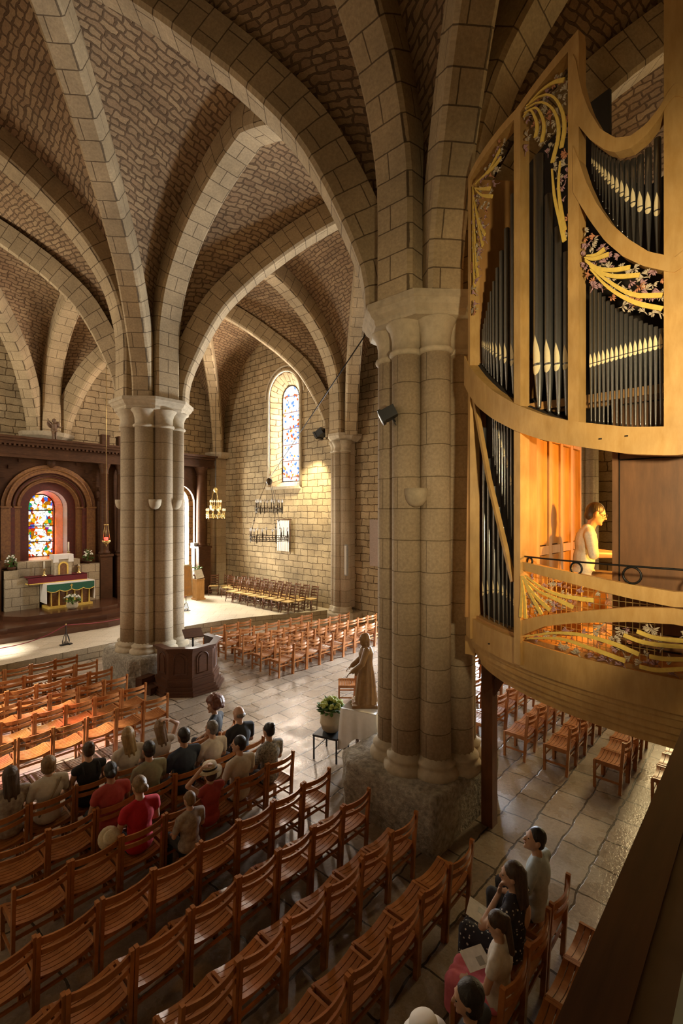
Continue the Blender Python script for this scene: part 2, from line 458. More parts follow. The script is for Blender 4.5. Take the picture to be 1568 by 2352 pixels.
for j in (1, 2):
    for i in (0, 1):
        arch_mesh((XL[i], YL[j]), (XL[i + 1], YL[j]), TR, .62, .62, 'transverse_arch',
                  'stone arch crossing the %s at the %s pillar' % (('left aisle', 'right aisle')[i], ('near', 'far')[j - 1]))
for j in range(3):
    arch_mesh((XL[1], YL[j]), (XL[1], YL[j + 1]), TR, .66, .62, 'arcade_arch',
              'stone arcade arch ' + ('over the organ, west of the near pillar', 'between the near and the far pillar', 'from the far pillar to the altar wall')[j])

# clustered pillars
def pillar(x, y, label, corb, g=1.0, south=None):
    t = thing('pillar', label, 'pillar', (x, y, 0), 0, None, 'structure')
    zt = ZS
    core = MB().lathe([(.62 * g, .6), (.62 * g, zt - .1)], 24)
    core.build('core', M_PIL, t)
    for k in range(8):
        a = k * PI / 4; c = (.625 * g * math.cos(a), .625 * g * math.sin(a), 0)
        MB().lathe([(.262 * g, .96), (.255 * g, 2), (.25 * g, zt - .72)], 20, c, uvr=.26).build('shaft', M_PIL, t)
    cap = MB()
    for k in range(8):
        a = k * PI / 4; c = (.625 * g * math.cos(a), .625 * g * math.sin(a), 0)
        z = zt - .72
        cap.lathe([(r * g, z + q) for r, q in [(.25, -.06), (.285, -.045), (.30, -.01), (.285, .02), (.25, .04), (.255, .2), (.29, .32), (.355, .40), (.37, .43)]], 18, c)
    gc = (1 + g) / 2
    cap.lathe([(r * gc, zt + q) for r, q in [(.80, -.32), (.98, -.30), (1.0, -.26), (1.0, -.22), (1.06, -.17), (1.10, -.10), (1.13, -.08), (1.13, 0), (.9, .01)]], 8, (0, 0, 0), PI / 8, False)
    cap.build('capital', M_CAP, t)
    bs = MB()
    for k in range(8):
        a = k * PI / 4; c = (.625 * g * math.cos(a), .625 * g * math.sin(a), 0)
        bs.lathe([(r * g, q) for r, q in [(.34, .70), (.385, .74), (.40, .79), (.385, .84), (.335, .87), (.32, .90), (.345, .93), (.335, .965), (.27, .985), (.262, 1.03)]], 18, c)
    bs.build('base_moulding', M_CAP, t)
    h, q = 1.04, .80
    pl = MB()
    o = [(h, -q), (h, q), (q, h), (-q, h), (-h, q), (-h, -q), (-q, -h), (q, -h)]
    if south: o = [(h, south + .2), (h, q), (q, h), (-q, h), (-h, q), (-h, south), (.8, south)]
    # worn block: subdivided and roughened
    ring = []
    for (a, b), (c, d) in zip(o, o[1:] + o[:1]):
        nseg = 10
        for s in range(nseg): ring.append((a + (c - a) * s / nseg, b + (d - b) * s / nseg))
    vs, fs = [], []; zs = [0, .12, .25, .38, .5, .62, .70, .76]
    for zi, z in enumerate(zs):
        for (a, b) in ring:
            nn = noise.noise(V((a * 3 + x, b * 3 + y, z * 3))) * .045 + noise.noise(V((a * 9 + x, b * 9 + y, z * 9))) * .03
            k = 1 + nn - (.03 if zi == len(zs) - 1 else 0)
            vs.append((a * k, b * k, z + (nn * .5 if 0 < zi < 7 else 0)))
    n = len(ring)
    for zi in range(len(zs) - 1):
        for k in range(n): fs.append((zi * n + k, zi * n + (k + 1) % n, (zi + 1) * n + (k + 1) % n, (zi + 1) * n + k))
    fs.append(tuple((len(zs) - 1) * n + k for k in range(n)))
    pl.add(vs, fs, None, 0, True); pl.build('plinth', M_ROUGH, t)
    for a in corb:
        a = math.radians(a); c = V((.80 * g * math.cos(a), .80 * g * math.sin(a), 4.62))
        MB().lathe([(.03, 0), (.10, .03), (.15, .10), (.17, .2), (.17, .27)], 12, c).build('corbel', M_CAP, t)
    return t
pillar(6.5, 4.08, 'tall clustered stone pillar standing beside the organ', (200,), .88, -.80)
pillar(6.5, 13.17, 'clustered stone pillar standing behind the wooden pulpit', (158, 248, 292))

def respond(x, y, angs, label, r=.36, zb=.5, zt=7.72):
    t = thing('wall_shaft_pillar', label, 'pillar', (x, y, 0), 0, None, 'structure')
    for a in angs:
        a = math.radians(a); c = (r * math.cos(a), r * math.sin(a), 0)
        MB().lathe([(.215, zb + .2), (.21, zt - .7)], 16, c, uvr=.2).build('shaft', M_PIL, t)
    cp = MB(); bs = MB()
    for a in angs:
        a = math.radians(a); c = (r * math.cos(a), r * math.sin(a), 0); z = zt - .7
        cp.lathe([(.21, z - .05), (.25, z - .02), (.25, z + .02), (.21, z + .05), (.22, z + .2), (.31, z + .4)], 14, c)
        bs.lathe([(.30, zb), (.31, zb + .08), (.25, zb + .13), (.27, zb + .18), (.215, zb + .24)], 14, c)
    cp.lathe([(.55, zt - .30), (.66, zt - .2), (.74, zt - .1), (.74, zt), (.5, zt + .01)], 8, (0, 0, 0), PI / 8, False)
    cp.build('capital', M_CAP, t); bs.build('base_moulding', M_CAP, t)
    MB().lathe([(.78, 0), (.78, zb - .06), (.7, zb)], 8, (0, 0, 0), PI / 8, False).build('plinth', M_CAP, t)
    MB().box((0, 0, (zt + zb) / 2), (.7, .62, zt - zb - .3)).build('pier', M_PIL, t)
respond(14.72, 13.17, (180, 225, 135), 'clustered stone shaft against the right wall by the ladder-back chairs')
respond(14.72, 4.07, (180, 225, 135), 'clustered stone shaft on the right wall seen past the organist')
respond(14.75, 22.35, (225,), "single stone corner shaft between the tall window wall and the east wall", r=.0, zb=.55)
cb = MB().lathe([(.25, 6.9), (.5, 7.25), (.85, 7.5), (1.0, 7.62), (1.05, 7.78), (.8, 7.8)], 8, (6.5, 22.5, 0), PI / 8, False)
tag(cb.build('vault_corbel', M_CAP), 'moulded stone corbel carrying the ribs above the altar screen', 'corbel', None, 'structure')

# walls with openings
def wall(name, f3, outer, holes, label, mat=None):
    mb = MB(); loops = [outer] + holes
    flat = [p for l in loops for p in l]
    tri = tessellate_polygon([[V((a, b, 0)) for a, b in l] for l in loops])
    mb.add([f3(a, b) for a, b in flat], [tuple(t) for t in tri], [[flat[i] for i in t] for t in tri])
    return tag(mb.build(name, mat or M_WALL), label, 'wall', None, 'structure')
def window(name, label, f3, hole, inner, depth, pane_mat, rev_mat=None):
    # f3(u,z,w): w = depth into the wall; splayed reveal from hole to inner outline
    n = len(hole)
    mb = MB(); vs = [f3(a, b, 0) for a, b in hole] + [f3(a, b, depth) for a, b in inner]
    acc = 0; fs = []; uv = []
    for i in range(n):
        j = (i + 1) % n; L = math.hypot(hole[j][0] - hole[i][0], hole[j][1] - hole[i][1])
        fs.append((i, j, n + j, n + i)); uv.append([(0, acc), (0, acc + L), (depth, acc + L), (depth, acc)]); acc += L
    mb.add(vs, fs, uv)
    o = tag(mb.build(name, rev_mat or M_WALL), label, 'window', None, 'structure')
    tri = tessellate_polygon([[V((a, b, 0)) for a, b in inner]])
    p = MB().add([f3(a, b, depth) for a, b in inner], [tuple(t) for t in tri], [[inner[i] for i in t] for t in tri])
    p.build('pane', pane_mat, o)
    fr = MB(); ring = [f3(a, b, depth - .02) for a, b in inner]
    for a, b in zip(ring, ring[1:] + ring[:1]): fr.tube([a, b], .022, 6)
    fr.build('window_frame', M_IRON, o)
    return o
G_MAIN = glass_pane('stained_glass_tall', [(0, (1, .98, .95)), (.60, (.10, .22, .6)), (.67, (.6, .10, .02)), (.73, (.95, .97, 1)), (.88, (.6, .32, .05)), (.94, (.8, .85, 1))], 9, .006, 3.2, dark=(.25, .12, .08), barh=.78)
G_ALT = glass_pane('stained_glass_altar', [(0, (1, .95, .8)), (.18, (.42, .13, .003)), (.38, (.5, .03, .003)), (.50, (.05, .14, .6)), (.57, (.015, .3, .07)), (.64, (.8, .42, .012)), (.80, (1, 1, 1)), (.95, (.2, .02, .24))], 8.5, .02, 2.0, dark=(.03, .01, .004), barh=.66, figure=6.42)
G_SUN = glass_pane('stained_glass_left', [(0, (1, .97, .92)), (.34, (1, .20, .16)), (.46, (.95, .5, .5)), (.62, (.7, .97, 1)), (.76, (1, .95, .85)), (.92, (.7, .5, .9))], 3.0, .015, .1)
G_CLR = glass_pane('pale_glass', [(0, (1, 1, .97)), (.5, (.97, .98, 1)), (.8, (.9, .95, 1))], 5, .015, .3, barh=.6)

fr_ = lambda u, z, w=0: (15.0 + w, u, z)
fl_ = lambda u, z, w=0: (-2.0 - w, u, z)
fe_ = lambda u, z, w=0: (u, 22.6 + w, z)
fw_ = lambda u, z, w=0: (u, -5.25 - w, z)
w1 = arch2(17.25, 1.05, 5.75, 10.1); w1i = arch2(17.33, .58, 6.03, 10.05)
w2 = arch2(9.0, .85, 5.2, 9.8); w2i = arch2(9.0, .65, 5.4, 9.8)
w3 = arch2(1.6, .9, 2.0, 6.4); w3i = arch2(1.6, .75, 2.2, 6.4)
d1 = [(7.5, 0.0), (9.5, 0.0), (9.5, 2.9)] + arc(8.5, 2.9, 1.0, 0, PI, 12)[1:-1] + [(7.5, 2.9)]
wall('wall_right', fr_, [(-5.25, 0), (22.6, 0), (22.6, 14), (-5.25, 14)], [w1, w2, w3, d1], 'coursed ashlar wall along the right aisle')
o = window('window_1', 'tall narrow stained glass window in the right wall above the chandelier', fr_, w1, w1i, .5, G_MAIN)
mb = MB()
for (a, b), (c, d) in zip(d1[1:], d1[2:] + d1[:1]): mb.add([fr_(a, b, 0), fr_(c, d, 0), fr_(c, d, .6), fr_(a, b, .6)], [(0, 1, 2, 3)])
dr = tag(mb.build('door_1', M_WALL), 'round-headed side doorway standing open in the right wall', 'door', None, 'structure')
MB().b2((15.1, 9.42, .02), (15.95, 9.49, 2.85)).build('door_leaf', M_DWOOD, dr)
MB().b2((15.0, 7.5, -.06), (16.4, 9.5, .0)).build('threshold', M_CAP, dr)
hood = MB()
for off, rr in ((0.10, .07), (.32, .05)):
    pts = [fr_(a, b, -.02) for a, b in arch2(17.25, 1.05 + off, 5.75, 10.1, 18)[1:]] ; pts = pts + [fr_(17.25 - 1.05 - off, 5.75, -.02)]
    if off < .2: hood.tube([fr_(17.25 + 1.05 + off, 5.75, -.02)] + [fr_(17.25 + (1.05 + off) * math.cos(a * PI / 18), 10.1 + (1.05 + off) * math.sin(a * PI / 18), -.02) for a in range(19)] + [fr_(17.25 - 1.05 - off, 5.75, -.02)], rr, 8)
    else: hood.tube([fr_(17.25 + (1.05 + off) * math.cos(a * PI / 18), 10.1 + (1.05 + off) * math.sin(a * PI / 18), -.01) for a in range(19)], rr, 8)
hood.build('colonnette_moulding', M_CAP, o)
MB().b2((14.86, 16.1, 5.63), (15.02, 18.5, 5.76)).build('sill', M_CAP, o)
window('window_2', 'round-headed window in the right wall beside the cross aisle', fr_, w2, w2i, .5, G_CLR)
window('window_3', 'low round-headed window in the right wall behind the organ', fr_, w3, w3i, .5, G_CLR)
a1 = arch2(6.45, .72, 2.55, 4.72); a1i = arch2(6.42, .52, 2.68, 4.78)
e1 = arch2(12.25, .86, 1.75, 5.0); e1i = arch2(12.25, .8, 1.8, 5.0)
wall('wall_back', fe_, [(-2, 0), (15, 0), (15, 14), (-2, 14)], [a1, e1], 'coursed ashlar wall behind the altar screens')
window('window_4', 'glowing stained glass altar window with figures and red border', fe_, a1, a1i, .38, G_ALT, plain('window_reveal_wood', (.60, .12, .02), .5, 0, 8, .3))  # orange glow of the window is put into the reveal colour
window('window_5', 'bright arched window beside the far pillar', fe_, e1, e1i, .35, G_CLR)
l1 = [arch2(c, .8, 5.2, 9.0) for c in (10.2, 12.3)]; l2 = arch2(17.9, .95, 5.0, 9.6)
wall('wall_left', fl_, [(-5.25, 0), (22.6, 0), (22.6, 14), (-5.25, 14)], l1 + [l2], 'coursed ashlar wall along the left aisle')
for k, h in enumerate(l1):
    window('window_%d' % (6 + k), ('near', 'far')[k] + ' lancet of coloured glass in the left wall', fl_, h, h, .3, G_SUN)
window('window_8', 'tall stained glass window in the left wall of the chancel', fl_, l2, l2, .4, G_CLR)
wall('wall_front', fw_, [(-2, 0), (15, 0), (15, 14), (-2, 14)], [], 'coursed ashlar wall at the west end')

# floor and chancel platform
fb = MB().add([(-2, -5.3, 0), (15, -5.3, 0), (15, 22.6, 0), (-2, 22.6, 0)], [(0, 1, 2, 3)])
tag(fb.build('floor', M_FLOOR), 'worn irregular stone flag floor', 'floor', None, 'structure')
edge = [(-2, 15.3), (2, 15.55), (3.4, 15.68), (5.2, 15.72), (6.7, 15.75), (8.2, 15.95), (9.4, 16.0), (10.8, 15.8), (12.4, 15.25), (13.8, 14.55), (15, 14.1)]
ee = [tuple(p)[:2] for p in smooth_path([(x, y, 0) for x, y in edge], 40)]
pf = MB(); n = len(ee)
tri = tessellate_polygon([[V((x, y, 0)) for x, y in ee + [(15, 22.6), (-2, 22.6)]]])
pf.add([(x, y, .36) for x, y in ee + [(15, 22.6), (-2, 22.6)]], [tuple(t) for t in tri])
o = tag(pf.build('chancel_floor', M_PLAT), 'pale diagonal stone paving of the raised chancel platform', 'platform', None, 'structure')
kb = MB(); acc = 0
for (a, b), (c, d) in zip(ee, ee[1:]):
    L = math.hypot(c - a, d - b)
    kb.add([(a, b, 0), (c, d, 0), (c, d, .36), (a, b, .36)], [(0, 1, 2, 3)], [[(acc, 0), (acc + L, 0), (acc + L, .36), (acc, .36)]]); acc += L
kb.build('kerb', M_STEP, o)

# tribune parapet the picture is taken over
t = thing('tribune_parapet', 'dark wooden tribune handrail crossing the lower right corner', 'railing', (0, 0, 0), 0, None, 'structure')
MB().b2((-1.9, .0755, 4.0), (3.2, .112, 4.2)).build('handrail', M_DWOOD, t)
MB().b2((-1.9, .053, 3.99), (3.2, .0755, 4.197)).build('capping_board', M_RAIL, t)
MB().b2((-1.9, -.03, 3.98), (3.2, .053, 4.197)).build('inner_ledge', M_RAILG, t)
# ------------------------------------------------------------------ organ and its gallery
ORX, ORY, ORR = 7.85, .6, 3.15
def F(phi, z, off=0.):
    return V((ORX - (ORR + off) * math.cos(phi), ORY + (ORR + off) * math.sin(phi), z))
def FN(phi): return V((-math.cos(phi), math.sin(phi), 0))
def FT(phi): return V((math.sin(phi), math.cos(phi), 0))
def band(mb, p0, p1, zt, zb, o0, o1, n=24, mat=0):
    vs, fs, uv = [], [], []
    f = lambda q, p: q(p) if callable(q) else q
    for i in range(n + 1):
        p = p0 + (p1 - p0) * i / n; a, b = f(zt, p), f(zb, p)
        vs += [F(p, b, o0), F(p, b, o1), F(p, a, o1), F(p, a, o0)]
    for i in range(n):
        for k in range(4):
            fs.append((4 * i + k, 4 * i + (k + 1) % 4, 4 * i + 4 + (k + 1) % 4, 4 * i + 4 + k))
    fs += [(3, 2, 1, 0), (4 * n, 4 * n + 1, 4 * n + 2, 4 * n + 3)]
    return mb.add(vs, fs, None, mat)
tb = lambda tab: (lambda p: interp(tab, abs(p)))
PE = -.45      # the case carries on past its central post
P0, P1, P2 = .795, .457, .25

gal = thing('organ_gallery', 'wooden organ gallery with curved pale oak rim on dark posts', 'gallery', (0, 0, 0))
mb = MB()
deck = [tuple(F(p, 0, -.02))[:2] for p in [PE + (.86 - PE) * i / 30 for i in range(31)]]
deck = deck + [(8.6, 3.0), (9.2, -1.2)]
mb.prism(deck, 3.08, 3.24); mb.build('deck', M_OAKP, gal)
mb = MB(); band(mb, PE, .875, 3.205, 2.92, -.06, .03, 40); mb.build('rim_beam', M_OAK, gal)
for k, (zt, zb, o) in enumerate([(2.92, 2.86, -.01), (2.86, 2.79, -.03), (2.79, 2.72, -.06), (2.72, 2.65, -.10), (2.65, 2.56, -.15)]):
    mb = MB(); band(mb, PE, .86, zt, zb, o - .25, o, 36); mb.build('hull_moulding', M_OAK, gal)
mb = MB(); mb.prism([tuple(F(p, 0, -.3))[:2] for p in [PE + (.86 - PE) * i / 20 for i in range(21)]] + [(8.6, 2.9), (9.2, -1.2)], 2.56, 2.62); mb.build('soffit_boards', M_SUPP, gal)
def post(x, y, d=.2):
    MB().box((x, y, 1.3), (d, d, 2.6)).build('support_post', M_SUPP, gal)
post(6.63, 3.10, .17); post(9.3, -1.0)
mb = MB()
mb.sweep(smooth_path([(6.63, 3.10, 1.9), (6.52, 3.07, 2.22), (6.32, 3.0, 2.47), (6.05, 2.92, 2.56)], 10), (0.3, -1, 0), .12, .13)
mb.sweep(smooth_path([(6.63, 3.10, 1.9), (6.74, 2.9, 2.26), (6.9, 2.62, 2.5), (7.1, 2.35, 2.56)], 10), (1, .7, 0), .12, .13)
mb.build('curved_brace', M_SUPP, gal)
MB().box((5.84, 2.97, 2.80), (.12, .14, .24)).build('corbel_block', M_OAK, gal)

org = thing('pipe_organ', 'tall pipe organ in curved oak case with gilded carving', 'organ', (0, 0, 0))
def cpost(phi, w, z0, z1, lean=0., d=.12):
    mb = MB(); a = F(phi + lean, z0, .0); b = F(phi, z1, .0)
    mid = F(phi, 5.6, 0)
    mb.sweep([a, mid, b] if z0 < 5.6 < z1 else [a, b], FT(phi), w, d, 0)
    return mb.build('case_post', M_OAK, org)
cpost(P0, .085, 2.95, 8.8); cpost(P1, .095, 2.95, 8.76); cpost(P2, .105, 5.22, 8.94); cpost(0.0, .15, 5.06, 10.6); cpost(-.25, .105, 5.22, 8.94)
mb = MB(); band(mb, .235, P0 + .012, tb([(.23, 9.0), (.25, 8.98), (.457, 8.80), (.8, 8.84)]), tb([(.23, 8.90), (.25, 8.88), (.457, 8.71), (.8, 8.75)]), -.06, .06, 20); mb.build('cornice', M_OAK, org)
mb = MB(); band(mb, -P0, -.235, tb([(.23, 9.0), (.25, 8.98), (.457, 8.80), (.8, 8.84)]), tb([(.23, 8.90), (.25, 8.88), (.457, 8.71), (.8, 8.75)]), -.06, .06, 20); mb.build('cornice', M_OAK, org)
bT = tb([(0, 5.235), (.1, 5.27), (.25, 5.39), (.35, 5.51), (.457, 5.68), (.58, 5.92), (.7, 6.2), (.8, 6.45), (.86, 6.62)])
bB = tb([(0, 5.0), (.1, 5.04), (.25, 5.165), (.35, 5.26), (.457, 5.40), (.58, 5.6), (.7, 5.83), (.8, 6.08), (.86, 6.24)])
mb = MB(); band(mb, PE, .85, bT, bB, -.05, .075, 44); mb.build('curved_main_beam', M_OAK, org)
u1t = [(0, 7.98), (.015, 7.94), (.032, 7.85), (.062, 7.765), (.097, 7.735), (.133, 7.785), (.172, 7.94), (.204, 8.18), (.226, 8.42), (.245, 8.8)]
u1b = [(0, 7.88), (.015, 7.85), (.032, 7.76), (.062, 7.67), (.097, 7.63), (.133, 7.66), (.16, 7.73), (.2, 7.9), (.232, 8.09), (.25, 8.2)]
u2t = [(0, 6.59), (.015, 6.62), (.055, 6.70), (.1, 6.86), (.144, 7.06), (.184, 7.31), (.213, 7.56), (.232, 7.78), (.25, 7.95)]
u2b = [(0, 6.47), (.015, 6.49), (.069, 6.6), (.115, 6.735), (.16, 6.93), (.2, 7.17), (.232, 7.39), (.25, 7.52)]
for sg in (1, -1):
    for T, B in ((u1t, u1b), (u2t, u2b)):
        mb = MB(); band(mb, 0, .25 * sg, tb(T), tb(B), -.05, .07, 26); mb.build('curved_rail', M_OAK, org)
# dark interior behind the pipes
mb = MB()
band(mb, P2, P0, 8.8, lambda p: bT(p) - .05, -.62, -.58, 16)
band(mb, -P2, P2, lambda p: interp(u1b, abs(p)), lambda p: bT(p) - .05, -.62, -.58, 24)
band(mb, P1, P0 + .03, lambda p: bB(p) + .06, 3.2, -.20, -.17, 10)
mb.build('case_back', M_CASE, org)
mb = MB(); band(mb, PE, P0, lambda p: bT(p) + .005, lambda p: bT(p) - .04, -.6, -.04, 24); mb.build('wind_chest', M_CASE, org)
mb = MB()
mb.sweep([F(.788, 6.06, .01), F(.64, 4.93, .01), F(.493, 3.80, .01)], FT(.63), .045, .05); mb.build('diagonal_strut', M_OAK, org)
mb = MB(); mb.sweep([F(P1, 3.2, -.11), F(P1, 5.5, -.11)], FN(P1), .16, .03); mb.sweep([F(.81, 3.2, -.2), F(.81, 8.8, -.3)], FN(.81), .6, .03); mb.build('case_side', M_OAKP, org)

def pipe(phi, r, zf, zm, zt, off=-.09, leaf=5.2):
    c = F(phi, 0, off)
    fl = zm - zf
    prof = [(r * .34, zf), (r * .36, zf + fl * .05), (r * .97, zm - r * .7), (r, zm), (r, zm + .01), (r, zt - .004), (r * .93, zt), (r * .90, zt - .02), (r * .88, zt - .2 if zt - .2 > zm + .05 else zt - .03)]
    p = MB().lathe(prof, 14, c).build('organ_pipe', M_TIN, org)
    # pointed gilt lips wrapped on the pipe face
    vs, fs = [], []; a0 = math.atan2(FN(phi).y, FN(phi).x)
    H = r * leaf; n = 8
    def row(z, hw, rr):
        for k in range(5):
            a = a0 + hw * (k - 2) / 2
            vs.append((c.x + rr * math.cos(a), c.y + rr * math.sin(a), z))
    for i in range(n + 1):
        t = i / n; row(zm + H * t, 1.0 * max(.02, (1 - t ** 1.8)) * (.85 + .15 * math.sin(PI * t)), r * 1.04)
    lo = len(vs) // 5
    for i in range(6):
        t = i / 5; rr = (r * (1 - .66 * min(1, (r * 2.0 * t) / max(fl, .01))))
        row(zm - r * .45 - r * 1.7 * t, .95 * math.sqrt(max(.003, 1 - t * t)), rr * 1.07)
    R_ = len(vs) // 5
    for i in range(R_ - 1):
        if i == lo - 1: continue
        for k in range(4): fs.append((5 * i + k, 5 * i + k + 1, 5 * i + 6 + k, 5 * i + 5 + k))
    MB().add(vs, fs, None, 0, True).build('pipe_mouth', M_LIP, p)
A_ = [(.494, .037, 8.45, 6.17), (.533, .035, 8.07, 6.24), (.573, .032, 7.76, 6.30), (.607, .028, 7.56, 6.36), (.636, .025, 7.41, 6.41), (.662, .022, 7.29, 6.46), (.685, .020, 7.2, 6.5), (.706, .0175, 7.1, 6.54), (.725, .0155, 7.02, 6.57), (.742, .014, 6.95, 6.60), (.757, .0125, 6.9, 6.63), (.771, .011, 6.85, 6.645)]
for p, r, zt, zm in A_: pipe(p, r, bT(p) + .02, zm, zt)
for p, r, zt, zm in [(.408, .056, 8.23, 6.08), (.366, .046, 7.75, 6.05), (.331, .039, 7.37, 6.02), (.302, .034, 7.08, 6.0), (.276, .029, 6.84, 5.98)]: pipe(p, r, bT(p) + .02, zm, zt)
for k in range(18):
    t = k / 17; p = .222 - .208 * t
    pipe(p, .0178, bT(p) + .015, 5.93 + .03 * t, interp([(0, 6.03), (.026, 6.07), (.076, 6.17), (.137, 6.33), (.166, 6.43), (.196, 6.56), (.23, 6.68)], p))
us = [.226, .219, .211, .203, .194, .185, .175, .164, .152, .139, .125, .109, .091, .071, .049, .024]
for k, p in enumerate(us):
    t = k / 15; r = .008 + .021 * t
    pipe(p, r, interp(u2t, p) + .01, interp([(.02, 7.08), (.05, 7.12), (.097, 7.22), (.168, 7.53), (.23, 7.85)], p), interp(u1b, p) + .03 - .06 * (1 - t), -.13)
Dl = [(.752, .026, 5.6, 3.56), (.706, .024, 5.2, 3.60), (.660, .022, 4.86, 3.63), (.625, .020, 4.61, 3.645), (.594, .0175, 4.38, 3.63), (.569, .015, 4.2, 3.61), (.548, .0135, 4.04, 3.58), (.529, .012, 3.9, 3.54), (.514, .0105, 3.8, 3.50), (.500, .009, 3.72, 3.46)]
for p, r, zt, zm in Dl: pipe(p, r, 3.22, zm, zt)
for p, r, zm in [(.672, .010, 5.74), (.656, .011, 5.64), (.640, .012, 5.54), (.622, .0125, 5.43), (.604, .014, 5.32), (.585, .015, 5.21), (.565, .016, 5.08), (.544, .0175, 4.88), (.522, .0185, 4.67), (.497, .021, 4.37)]:
    pipe(p, r, max(3.85, zm - .42 - r * 12), zm, bB(p) - .03)

STR = {'A': [[(.756, 8.6), (.754, 7.94), (.742, 7.33)], [(.754, 8.5), (.731, 7.72), (.709, 7.4)], [(.752, 8.49), (.709, 8.13), (.648, 7.81)], [(.754, 8.52), (.703, 8.04), (.665, 7.71)], [(.738, 8.55), (.683, 8.42), (.61, 8.27)], [(.731, 8.52), (.671, 8.32), (.596, 8.15)], [(.731, 8.58), (.621, 8.5), (.546, 8.57)], [(.716, 8.57), (.601, 8.47), (.542, 8.47)]],
 'B': [[(.425, 8.62), (.398, 8.63), (.378, 8.51), (.369, 8.39), (.376, 8.3)], [(.42, 8.65), (.374, 8.59), (.349, 8.43), (.344, 8.31), (.352, 8.2)], [(.415, 8.68), (.363, 8.62), (.32, 8.47), (.297, 8.29), (.295, 8.12), (.315, 7.92)], [(.412, 8.7), (.352, 8.66), (.31, 8.54), (.282, 8.34), (.275, 8.16), (.285, 8.0)], [(.40, 8.7), (.352, 8.71), (.31, 8.68), (.276, 8.62)], [(.316, 7.86), (.307, 7.57), (.287, 7.29), (.275, 7.1)], [(.289, 7.88), (.294, 7.65), (.284, 7.38), (.274, 7.2)]],
 'C': [[(.215, 6.86), (.188, 6.81), (.15, 6.8)], [(.21, 6.87), (.184, 6.84), (.16, 6.86)], [(.213, 6.84), (.18, 6.72), (.141, 6.65), (.098, 6.62)], [(.211, 6.82), (.172, 6.67), (.129, 6.58), (.076, 6.53)], [(.2, 6.76), (.152, 6.57), (.09, 6.38), (.026, 6.31)], [(.198, 6.73), (.148, 6.5), (.086, 6.31), (.026, 6.2)]],
 'D': [[(.433, 3.89), (.431, 3.7), (.436, 3.46)], [(.432, 3.89), (.420, 3.68), (.415, 3.46)], [(.43, 3.89), (.396, 3.72), (.352, 3.54)], [(.428, 3.89), (.383, 3.73), (.322, 3.60)], [(.425, 3.88), (.366, 3.77), (.304, 3.72), (.248, 3.67)], [(.418, 3.90), (.354, 3.81), (.286, 3.76), (.19, 3.76)]],
 'E': [[(.412, 3.28), (.307, 3.39), (.219, 3.43), (.139, 3.41), (.077, 3.36)], [(.409, 3.26), (.296, 3.345), (.219, 3.335), (.159, 3.31), (.109, 3.28)], [(.113, 3.5), (.073, 3.47), (.024, 3.47), (-.06, 3.50)], [(.082, 3.55), (.036, 3.52), (-.05, 3.54)], [(.076, 3.26), (.036, 3.26), (-.03, 3.32)], [(.054, 3.36), (.024, 3.36), (-.03, 3.39)]]}
for key, ls in STR.items():
    for l in ls:
        q = smooth_path([(p, z, 0) for p, z in l], 14)
        pts = [F(a.x, a.y, .05 if key == 'A' else .072) for a in q]
        if key == 'E' and l[0][0] < .2: w = [.034] * 15
        else: w = [.012 + .026 * min(1, i / 12) for i in range(15)]
        sd = []
        for i, a in enumerate(q):
            b = q[min(i + 1, 14)] - q[max(i - 1, 0)]
            t3 = (FT(a.x) * b.x * ORR + V((0, 0, b.y))).normalized(); sd.append(t3.cross(FN(a.x)))
        MB().sweep(pts, sd, w, .014).build('gilded_strip', M_GILT, org)

def inside(p, poly):
    r = False; j = len(poly) - 1
    for i in range(len(poly)):
        (a, b), (c, d) = poly[i], poly[j]
        if (b > p[1]) != (d > p[1]) and p[0] < (c - a) * (p[1] - b) / (d - b) + a: r = not r
        j = i
    return r
def foliage(poly, count, size, seed):
    rn = random.Random(seed); mb = MB(); k = 0; tries = 0
    lo = [min(p[i] for p in poly) for i in (0, 1)]; hi = [max(p[i] for p in poly) for i in (0, 1)]
    pts = []
    while k < count and tries < 6000:
        tries += 1
        a = (rn.uniform(lo[0], hi[0]), rn.uniform(lo[1], hi[1]))
        if not inside(a, poly): continue
        if any(math.hypot((a[0] - b[0]) * ORR, a[1] - b[1]) < size * .55 for b in pts): continue
        pts.append(a); k += 1
        th = rn.uniform(0, 2 * PI); m = rn.choice((0, 0, 0, 1, 1, 2)); nf = rn.randint(4, 6); sz = size * rn.uniform(.7, 1.15)
        def P(dx, dz, o): return F(a[0] + dx / ORR, a[1] + dz, o)
        base = (-sz * .55 * math.cos(th), -sz * .55 * math.sin(th))
        mb.tube([P(base[0] * 1.5, base[1] * 1.5, .0), P(base[0] * .6, base[1] * .6, .02)], [sz * .05, sz * .07], 5, m)
        for f in range(nf):
            an = th + (f - (nf - 1) / 2) * .42 + rn.uniform(-.1, .1); L = sz * rn.uniform(.5, .75)
            st = (base[0] * .6, base[1] * .6); bend = rn.uniform(-.25, .25)
            q = []
            for s in (0, .5, .8, 1):
                aa = an + bend * s
                q.append(P(st[0] + L * s * math.cos(aa), st[1] + L * s * math.sin(aa), .02 + .035 * math.sin(PI * s * .8)))
            mb.tube(q, [sz * .045, sz * .06, sz * .085, sz * .03], 5, m)
            if rn.random() < .6:
                aa = an + rn.choice((-.5, .5)); q0 = (st[0] + L * .5 * math.cos(an), st[1] + L * .5 * math.sin(an))
                mb.tube([P(q0[0], q0[1], .04), P(q0[0] + L * .3 * math.cos(aa), q0[1] + L * .3 * math.sin(aa), .05), P(q0[0] + L * .48 * math.cos(aa), q0[1] + L * .48 * math.sin(aa), .045)], [sz * .04, sz * .075, sz * .03], 5, m)
    return mb.build('carved_foliage', [M_IVORY, M_MAUVE, M_CORAL], org)
